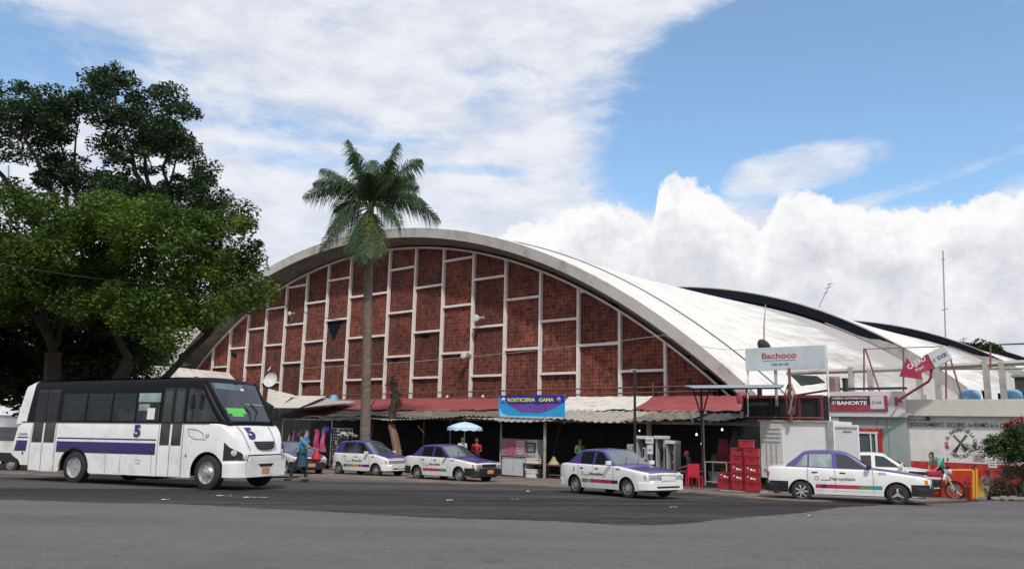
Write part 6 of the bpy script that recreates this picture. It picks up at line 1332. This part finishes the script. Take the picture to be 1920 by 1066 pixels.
u, z = onv(1340, 905, 27.2); tag(MB().lathe([(.001, .0), (.16, 0), (.22, .38), (.24, .4), (.2, .38), (.15, .03), (.001, .03)], None, 16).build('bucket', mat('grey_bucket', (.14, .17, .19), .6), smooth=True, loc=W(u, 27.2, z)), 'dented grey bucket inside the rusty metal stand', 'bucket')
g = gnd(1364, 912); t = thing('broom', 'broom with pale handle leaning beside the crates', 'broom', (g.x-.1, g.y+.3, gz(g.y)+.05), 0); MB().tube([(0, 0, .2), (.28, .3, 1.3)], .015).build('handle', palesheet, t); MB().box((0, 0, .1), (.3, .07, .18), bev=.02).build('brush', yellowp, t)
hang(1355, 822, .5, 1.0, 28.6, mat('dark_red_cloth', (.14, .01, .02), .8), 'dark red garment hanging behind the crates at right', 'hanging_garment'); hang(1345, 850, .6, .6, 28.7, mat('olive_cloth', (.04, .06, .015), .8), 'olive cloth hanging above the rusty metal stand', 'hanging_garment')

# ------------------------------------------------------------------ poles and wires
u, z = onv(1190, 695, 25.5); p = gW(u, 25.5); t = thing('lamp_post', 'thin black lamp post rising in front of the white awning', 'lamp post', p, UROT); hh = z-p.z
MB().tube([(0, 0, 0), (0, 0, hh)], .05).build('shaft', black, t); MB().tube([(0, 0, hh), (-.15, 0, hh+.06), (.1, 0, hh+.02)], .03).build('lamp_head', steel, t)
def wire(name, label, pts, r_=.02, m_=black, sag=.3):
    P = []
    for a, b in zip(pts[:-1], pts[1:]):
        for k in range(12): s = k/12; q = a.lerp(b, s); q.z -= sag*4*s*(1-s); P.append(q)
    P.append(pts[-1]); c = P[0].copy(); tag(MB().tube([q-c for q in P], r_, m=None, n=4).build(name, m_, loc=c), label, 'wire')
wire('overhead_wire', 'dark overhead wire crossing in front of the bright tree crown', [aty(-80, 480, 24), aty(480, 548, 30), aty(640, 600, 50)], .016, sag=.2)
wire('overhead_wire', 'thin overhead wire crossing the lower brick front', [aty(560, 690, 40), aty(1245, 628, 36), aty(1395, 655, 36)], .012, mat('grey_wire', (.3, .3, .3), .7), sag=.2)
wire('overhead_wire', 'overhead wire entering from the left edge below the dark crown', [aty(-60, 350, 30), aty(100, 362, 30), aty(230, 360, 31)], .018, sag=.05)
wire('overhead_wire', 'wire leaving the scaffold towards the right picture edge', [aty(1857, 646, 30), aty(2000, 640, 28)], .02, sag=.02)
def antenna(label, p0, p1, y, r_, bars):
    a, b = aty(*p0, y), aty(*p1, y); t = thing('radio_antenna', label, 'antenna', a, 0, 'radio antennas behind the roofs'); d = b-a; MB().tube([(0, 0, 0), d], r_, n=5).build('mast', mat('ant_grey', (.25, .25, .26), .6), t)
    for f, l in bars: q = d*f; MB().tube([q-Vector((l, 0, l*.3)), q+Vector((l, 0, l*.3))], r_*.7, n=4).build('crossbar', mat('ant_grey', (.25, .25, .26), .6), t)
antenna('tall faint radio mast far behind the roofs at right', (1773, 640), (1768, 470), 140, .12, ((.35, .6), (.9, .3))); antenna('leaning television antenna on the second roof shell', (1535, 576), (1557, 530), 75, .05, ((.8, .35), (.6, .25), (.95, .3)))
antenna('small antenna on the far roof ridge at right', (1905-98, 640), (1806, 632), 100, .06, ((.7, .5), (.3, .4)))
antenna('lattice mast seen below the dark crown at the left edge', (17, 420), (16, 310), 60, .06, ((.3, .3), (.6, .4), (.8, .2)))

# ------------------------------------------------------------------ vegetation
def leaves_mesh(name, centers, radii, counts, size, m_, parent, flat=.35, squash=.8, vert=False):
    pts = []
    for c_, r_, n in zip(centers, radii, counts):
        d = rng.normal(size=(n, 3)); d /= np.linalg.norm(d, axis=1)[:, None]; rad = r_*(rng.random((n, 1))**.42); p = d*rad; p[:, 2] *= squash; pts.append(p+np.array(c_))
    P = np.concatenate(pts); n = len(P); nrm = rng.normal(size=(n, 3)); nrm[:, 2] = np.abs(nrm[:, 2])+flat*2; nrm /= np.linalg.norm(nrm, axis=1)[:, None]
    a = rng.normal(size=(n, 3)); a -= (a*nrm).sum(1)[:, None]*nrm; a /= np.linalg.norm(a, axis=1)[:, None]; b = np.cross(nrm, a); s = size*(.6+.8*rng.random((n, 1)))
    V_ = np.empty((n, 4, 3)); V_[:, 0] = P-a*s; V_[:, 1] = P-b*s*.5+nrm*s*.1; V_[:, 2] = P+a*s; V_[:, 3] = P+b*s*.5+nrm*s*.1
    me = bpy.data.meshes.new(name); me.vertices.add(n*4); me.vertices.foreach_set('co', V_.ravel()); me.loops.add(n*4); me.loops.foreach_set('vertex_index', np.arange(n*4)); me.polygons.add(n); me.polygons.foreach_set('loop_start', np.arange(n)*4); me.polygons.foreach_set('loop_total', np.full(n, 4))
    me.materials.append(m_); me.update(); me.validate(); o = bpy.data.objects.new(name, me); C.objects.link(o); o.parent = parent; return o
def limb(mb, a, b, r0, r1, seg=6, wob=.12, m_=None):
    a, b = Vector(a), Vector(b); L_ = (b-a).length; P = []; Rr = []
    for k in range(seg+1):
        s = k/seg; q = a.lerp(b, s)
        if 0 < k < seg: q += Vector((random.uniform(-1, 1), random.uniform(-1, 1), random.uniform(-.4, .4)))*wob*L_*.25
        P.append(q); Rr.append(r0+(r1-r0)*s)
    mb.tube(P, Rr, m_, 8, cap=False); return P
def inpoly(x, y, poly):
    c_ = False; j = len(poly)-1
    for i in range(len(poly)):
        if ((poly[i][1] > y) != (poly[j][1] > y)) and (x < (poly[j][0]-poly[i][0])*(y-poly[i][1])/(poly[j][1]-poly[i][1])+poly[i][0]): c_ = not c_
        j = i
    return c_
def crown(label, basep, polys, yr, nclump, cr_, leafn, size, m_, branches, tr=.45, name='broadleaf_tree', trunks=None, cat='tree', edge=None, squash=.75, group=None):
    """clumps fill the sight volume of the outline over the depth range yr, thickest in the middle"""
    t = thing(name, label, cat, basep, 0, group); b = Vector(basep); cs = []; rs = []; ns = []
    xs = [p[0] for poly in polys for p in poly]; ys = [p[1] for poly in polys for p in poly]; tries = 0
    while len(cs) < nclump and tries < nclump*60:
        tries += 1; x = random.uniform(min(xs), max(xs)); y = random.uniform(min(ys), max(ys))
        if not any(inpoly(x, y, p) for p in polys): continue
        d = min(yr[1], max(yr[0], random.gauss((yr[0]+yr[1])/2, (yr[1]-yr[0])/3.2)))
        cs.append(tuple(aty(x, y, d)-b)); r_ = cr_*random.choice((.45, .6, .8, 1., 1.3, 1.5))*random.uniform(.85, 1.1); rs.append(r_); ns.append(int(leafn*(r_/cr_)**2))
    for x, y, r_ in (edge or []):
        cs.append(tuple(aty(x, y, (yr[0]+yr[1])/2)-b)); rs.append(r_); ns.append(int(leafn*(r_/cr_)**2*.8)+25)
    leaves_mesh('crown', cs, rs, ns, size, m_, t, squash=squash)
    mb = MB(); ends = []
    for tk in (trunks or [((0, 0, 0), (0, 0, 3), tr, tr*.7)]): limb(mb, tk[0], tk[1], tk[2], tk[3]); ends.append(Vector(tk[1]))
    for x, y, d, r_ in branches:
        e = aty(x, y, d)-b; st_ = min(ends, key=lambda q: (q-e).length); P = limb(mb, st_, e, r_, r_*.25, 7, .14)
        for k in range(4):
            q = P[random.randint(3, 6)]; c_ = min(cs, key=lambda z: (Vector(z)-q).length+random.random()*1.5); limb(mb, q, c_, r_*.3, .015, 4)
    mb.build('trunk', bark, t, smooth=True); return t
# bright lower crown in front
gB = Vector((-18.2, 33.0, gz(33))); 
lowpoly = [(-260, 380), (-60, 352), (40, 356), (70, 372), (150, 382), (195, 375), (240, 385), (270, 380), (310, 395), (355, 400), (400, 415), (450, 400), (472, 408), (452, 440), (455, 470), (478, 480), (455, 505), (460, 540), (505, 550), (480, 570), (430, 590), (380, 600), (350, 605), (300, 640), (270, 610), (215, 590), (150, 600), (90, 570), (40, 590), (0, 600), (-260, 620)]
tr1 = [((0, 0, 0), (-1.0, .2, 4.8), .50, .30), ((.9, .3, 0), (2.1, .5, 4.6), .42, .26), ((2.0, .4, 2.2), (5.4, .4, 5.8), .18, .12)]
crown('broad laurel tree with bright green sunlit crown behind the bus', gB, [lowpoly], (27.5, 34.5), 520, .62, 330, .08, leaf_b, [(60, 430, 31, .16), (150, 470, 30, .16), (250, 450, 30, .16), (330, 470, 31, .14), (400, 520, 32, .12), (440, 560, 32, .09), (0, 450, 30, .15), (300, 560, 31, .12), (200, 420, 33, .12), (120, 400, 32, .12)], trunks=tr1, edge=[(495, 552, .35), (515, 551, .22), (478, 462, .3), (487, 455, .15), (470, 500, .3), (390, 585, .5), (405, 600, .25), (360, 610, .3), (330, 605, .5), (465, 420, .4), (110, 372, .5), (200, 372, .4)])
# tall dark crown behind
gD = Vector((-21., 41., gz(41)))
up = [[(-260, 160), (0, 155), (45, 165), (100, 185), (165, 175), (175, 205), (150, 225), (120, 250), (90, 285), (60, 295), (0, 300), (-260, 300)], [(170, 150), (195, 120), (225, 140), (255, 150), (262, 178), (300, 165), (318, 165), (320, 190), (345, 200), (372, 215), (355, 240), (368, 262), (360, 290), (385, 310), (400, 335), (385, 365), (420, 385), (410, 410), (330, 395), (250, 380), (200, 370), (200, 300), (180, 230)], [(75, 310), (110, 285), (160, 320), (200, 330), (200, 375), (130, 368), (60, 345)], [(380, 370), (420, 372), (415, 400), (455, 405), (460, 430), (400, 430)]]
crown('tall dark green tree towering behind the laurel, with open branches at left', gD, up, (37.5, 43.), 420, .62, 230, .10, leaf_d, [(40, 230, 39, .22), (110, 260, 40, .16), (215, 160, 40, .2), (260, 220, 41, .18), (320, 210, 40, .16), (330, 300, 40, .16), (380, 360, 40, .12), (150, 220, 40, .12), (200, 330, 40, .16), (90, 330, 39, .14), (-100, 230, 39, .2)],
      trunks=[((0, 0, 0), (1.0, 0, 7.5), .55, .4), ((1.0, 0, 7.5), (2.2, 0, 11.5), .3, .2), ((.8, 0, 7), (-2.5, 0, 11.), .28, .18), ((1.2, 0, 8), (5.5, 0, 11.5), .25, .16)], edge=[(215, 128, .5), (240, 140, .4), (190, 150, .5), (312, 168, .5), (370, 215, .45), (345, 200, .4), (395, 335, .45), (415, 380, .5), (100, 300, .5), (140, 330, .55), (175, 350, .5), (85, 345, .4), (160, 300, .3), (125, 260, .4), (452, 412, .4)])
# shaded foliage below and behind
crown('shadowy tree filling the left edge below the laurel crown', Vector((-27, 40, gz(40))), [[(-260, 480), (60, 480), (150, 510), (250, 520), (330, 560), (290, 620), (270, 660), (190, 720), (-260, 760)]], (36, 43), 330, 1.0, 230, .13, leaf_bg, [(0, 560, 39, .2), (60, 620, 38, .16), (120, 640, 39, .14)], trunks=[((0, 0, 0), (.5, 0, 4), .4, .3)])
crown('medium green tree seen between the trunks and the arch foot', Vector((-21.5, 46, gz(46))), [[(190, 590), (250, 560), (310, 600), (312, 650), (290, 690), (200, 705), (150, 700)]], (43, 48), 110, .8, 240, .11, leafmat('mid_leaves', (.035, .07, .02), (.09, .15, .035), .8, .25), [(230, 640, 45, .14), (280, 650, 45, .1)], trunks=[((0, 0, 0), (.6, 0, 3.5), .3, .2)])
crown('distant dark trees band', Vector((-45, 75, -.75)), [[(-260, 640), (330, 655), (330, 720), (-260, 800)]], (68, 82), 150, 2.2, 110, .35, leaf_bg, [(100, 690, 75, .3)], name='background_tree', trunks=[((0, 0, 0), (0, 0, 4), .5, .3)])['label'] = 'dark mass of a spreading tree far behind the bus'
for i, (px, py, y, r_, lb) in enumerate(((1838, 646, 130, 1.2, 'tiny treetop poking above the far roof, left one'), (1862, 650, 130, .9, 'tiny treetop poking above the far roof, right one'))):
    c_ = aty(px, py, y); t = thing('distant_tree', lb, 'tree', (c_.x, c_.y, -.75), 0, 'treetops above the far roofs'); leaves_mesh('crown', [(0, 0, c_.z+.75), (r_, 0, c_.z+.4), (-r_, 0, c_.z+.5)], [r_]*3, [90]*3, .35, leaf_bg, t); mb = MB(); limb(mb, (0, 0, 0), (0, 0, c_.z), .3, .15); mb.build('trunk', bark, t)
# palm
def palm():
    y = 38.; b = aty(684, 880, y); b.z = gz(y); top = aty(694, 395, y)-b; t = thing('royal_palm', 'tall palm with feathery crown and grey trunk in front of the brick facade', 'palm tree', b, 0)
    mids = [(top.x*f_, 0, (top.z-.9)*f_) for f_ in (0, .12, .32, .55, .8, 1.)]
    MB().tube(mids, [.34, .26, .23, .215, .215, .19], n=14).build('trunk', barkp, t, smooth=True)
    MB().tube([(top.x, 0, top.z-1.0), (top.x+.02, 0, top.z+.2), (top.x+.03, 0, top.z+.5)], [.20, .17, .06], n=10).build('crownshaft', mat('crownshaft', (.10, .14, .06), .7, var=.3), t, smooth=True)
    hub = Vector((top.x, 0, top.z+.15))
    tips = [(652, 262, .2, 1.0, 0), (664, 285, -.5, .6, 0), (748, 268, .3, .9, 0), (735, 300, -.6, .5, 0), (793, 300, -.3, 1.3, 0), (775, 330, .7, 1.0, 0), (828, 418, .2, 1.9, 0), (800, 385, -.5, 1.6, 0), (785, 352, .9, 1.4, 0), (566, 372, .2, 2.0, 0), (585, 345, -.5, 1.6, 0), (600, 320, .8, 1.2, 0), (596, 478, .3, 1.6, 0), (612, 440, -.6, 1.7, 0), (625, 400, .9, 1.4, 0), (700, 300, .5, .5, 0), (690, 325, -.9, .3, 0),
            (645, 478, -.5, 1.0, 0), (752, 428, -.7, 1.5, 0), (665, 492, -.6, .8, 0), (684, 498, -.9, .6, 0), (694, 488, -.9, .5, 0), (712, 485, -.7, .9, 1), (668, 470, -.3, .9, 0), (722, 478, -.2, .8, 0), (640, 340, 1.0, .8, 0), (745, 330, -1.1, .7, 0)]
    for i, (px, py, dy, arch, yel) in enumerate(tips):
        tip = aty(px, py, y+dy*1.8)-b; mid = hub.lerp(tip, .5); mid.z += arch*.75; mid += (tip-hub)*.12*(1 if py > 380 else 0)*Vector((1, 1, 0)).x; N_ = 52; mb = MB(); R0 = []
        for k in range(N_+1): s = k/N_; R0.append(hub*(1-s)**2+mid*2*s*(1-s)+tip*s**2)
        mb.tube(R0[::4], [.04-.03*q/len(R0[::4]) for q in range(len(R0[::4]))], n=5)
        for k in range(7, N_):
            s = k/N_; p = R0[k]; d = (R0[k+1]-R0[k-1]).normalized(); side = d.cross(Vector((0, 0, 1))).normalized(); upv = side.cross(d).normalized(); L_ = 1.02*math.sin(math.pi*min(1, s*.9+.12))**.6*random.uniform(.8, 1.1)
            for sg in (-1, 1):
                for lay_ in (0, 1):
                    dr = (side*sg*(.75-.35*lay_)+d*.55+upv*(.35*(1-lay_)*random.uniform(-.2, 1.)-.3*lay_)).normalized(); e = p+dr*L_+Vector((0, 0, -.62*L_*random.uniform(.6, 1.5))); m2 = p+dr*L_*.5+Vector((0, 0, .03)); wv = d*.022
                    mb.add([p-wv, p+wv, m2+wv, m2-wv, e], [(0, 1, 2, 3), (3, 2, 4)])
        mb.build('frond', leaf_y if yel else leaf_p, t, fix=False)
palm()
# bare cut trunk with ivy leftovers through the awning
b = aty(740, 838, 43.); b.z = gz(43)
t = thing('dead_trunk', 'stripped brown tree trunk poking through the awning roofs', 'tree trunk', b, 0); tz = aty(735, 703, 43)-b
wood = mat('stripped_wood', (.24, .15, .10), .9, var=.35, vscale=5, stretch=(1, 1, .2)); q = [aty(x_, y_, 43)-b for x_, y_ in ((746, 880), (745, 845), (740, 820), (734, 795), (737, 765), (741, 735), (735, 704))]
mb = MB(); mb.tube([(q[0].x, 0, 0)]+q[1:4], [.26, .24, .22, .2], n=9, m=wood); mb.tube(q[3:], [.2, .19, .2, .06], n=9, m=bark); mb.build('trunk', None, t, smooth=True)
mb = MB(); mb.tube([q[4], q[4]+Vector((.25, 0, .5)), q[4]+Vector((.22, 0, .95))], [.12, .1, .05], n=7); mb.build('broken_limb', bark, t)
leaves_mesh('dry_leaves', [tuple(q[6]-Vector((0, 0, .5))), tuple(q[5]), tuple(q[5]-Vector((-.2, 0, .6))), tuple(q[4])], [.36, .36, .3, .3], [110, 110, 80, 70], .08, leafmat('withered_leaves', (.05, .035, .02), (.12, .09, .05), 2., .1), t)
# flowering shrub right
def shrub():
    y = 26.2; b = aty(1908, 930, y); b = Vector((b.x, b.y, gz(b.y))); t = thing('flowering_shrub', 'dark green shrub with red flowers leaning in from the right edge', 'shrub', b, 0); cs = []; rs = []; 
    poly = [(1836, 840), (1855, 825), (1880, 812), (1905, 800), (1960, 795), (2050, 800), (2050, 852), (1930, 860), (1890, 858), (1850, 848)]
    while len(cs) < 170:
        x = random.uniform(1836, 2050); yy = random.uniform(795, 866)
        if inpoly(x, yy, poly): cs.append(tuple(aty(x, yy, b.y+random.uniform(-.8, .8))-b)); rs.append(random.uniform(.15, .3))
    leaves_mesh('foliage', cs, rs, [130]*len(cs), .05, leaf_s, t); fc = [tuple(aty(x, yy, b.y+random.uniform(-.4, .2))-b) for x, yy in ((1890, 800), (1896, 793), (1902, 788), (1888, 810), (1908, 800), (1916, 785), (1920, 792), (1930, 790), (1846, 828), (1950, 792), (1898, 806), (1885, 797))]
    leaves_mesh('blossoms', fc, [.13]*len(fc), [55]*len(fc), .04, leaf_r, t); mb = MB()
    for k in range(5): limb(mb, (random.uniform(-.1, .3), 0, 0), cs[k*9], .035, .01, 5)
    for px, py in ((1808, 842), (1815, 836), (1822, 845), (1830, 838)): e = aty(px, py, b.y)-b; limb(mb, cs[3], e, .012, .006, 4); leaves_mesh('twig_leaves', [tuple(e)], [.14], [35], .04, leaf_s, t)
    mb.build('stems', bark, t)
shrub()
# dry brush heap (uncountable ground cover)
cs = []; 
for k in range(110):
    x = random.uniform(1862, 2080); yy = random.uniform(872, 930) if x > 1880 else random.uniform(900, 932); cs.append(tuple(aty(x, yy, 26.9+random.uniform(-.2, .9))))
root = bpy.data.objects.new('tmp', None)
o = leaves_mesh('dry_undergrowth', cs, [.28]*len(cs), [150]*len(cs), .05, dry, None); kind(o, 'stuff'); o['label'] = 'dry grey brown undergrowth at the foot of the painted wall'
bpy.data.objects.remove(root)
for i in range(7):
    q = aty(1866+i*17, 933, 26.2-.03*i); s = random.uniform(.12, .2); bm = bmesh.new(); bmesh.ops.create_icosphere(bm, subdivisions=2, radius=s)
    for v_ in bm.verts: v_.co *= random.uniform(.85, 1.12); v_.co.z *= .55
    me = bpy.data.meshes.new('edging_stone'); bm.to_mesh(me); bm.free(); me.materials.append(kerbm); o = bpy.data.objects.new('edging_stone', me); C.objects.link(o); o.location = (q.x, q.y, gz(q.y)+s*.3); tag(o, 'rough grey stone at the road edge below the shrub, '+['leftmost of the row', 'second from the left', 'third from the left', 'fourth from the left', 'fifth from the left', 'sixth from the left', 'rightmost of the row'][i], 'stone', 'stones edging the undergrowth')
# white roofs left of the arch foot
def house(px, py, y, w, h, label, rm):
    c_ = aty(px, py, y); t = thing('house', label, 'house', (c_.x, c_.y, -.75), R(-20)); z = c_.z+.75
    MB().box((0, 3, (z-h)/2), (w, 6, z-h)).build('wall', conc_w, t); MB().prism([(-w/2-.3, z-h), (w/2+.3, z-h), (w/2-.8, z), (-w/2+.4, z+.3)], 6.6, None, 'xz', -.3).build('roof', rm, t); MB().box((0, -.02, z*.4), (1.2, .06, 1.2)).build('window', glass, t)
house(275, 688, 62, 7, .9, 'low white roofed building between the tree and the arch foot', whitetarp); house(318, 668, 85, 6, .8, 'small pale house farther off beside the arch', conc_w)
house(15, 790, 48, 9, 1.2, 'pale low building at the left edge above the van', conc_w)
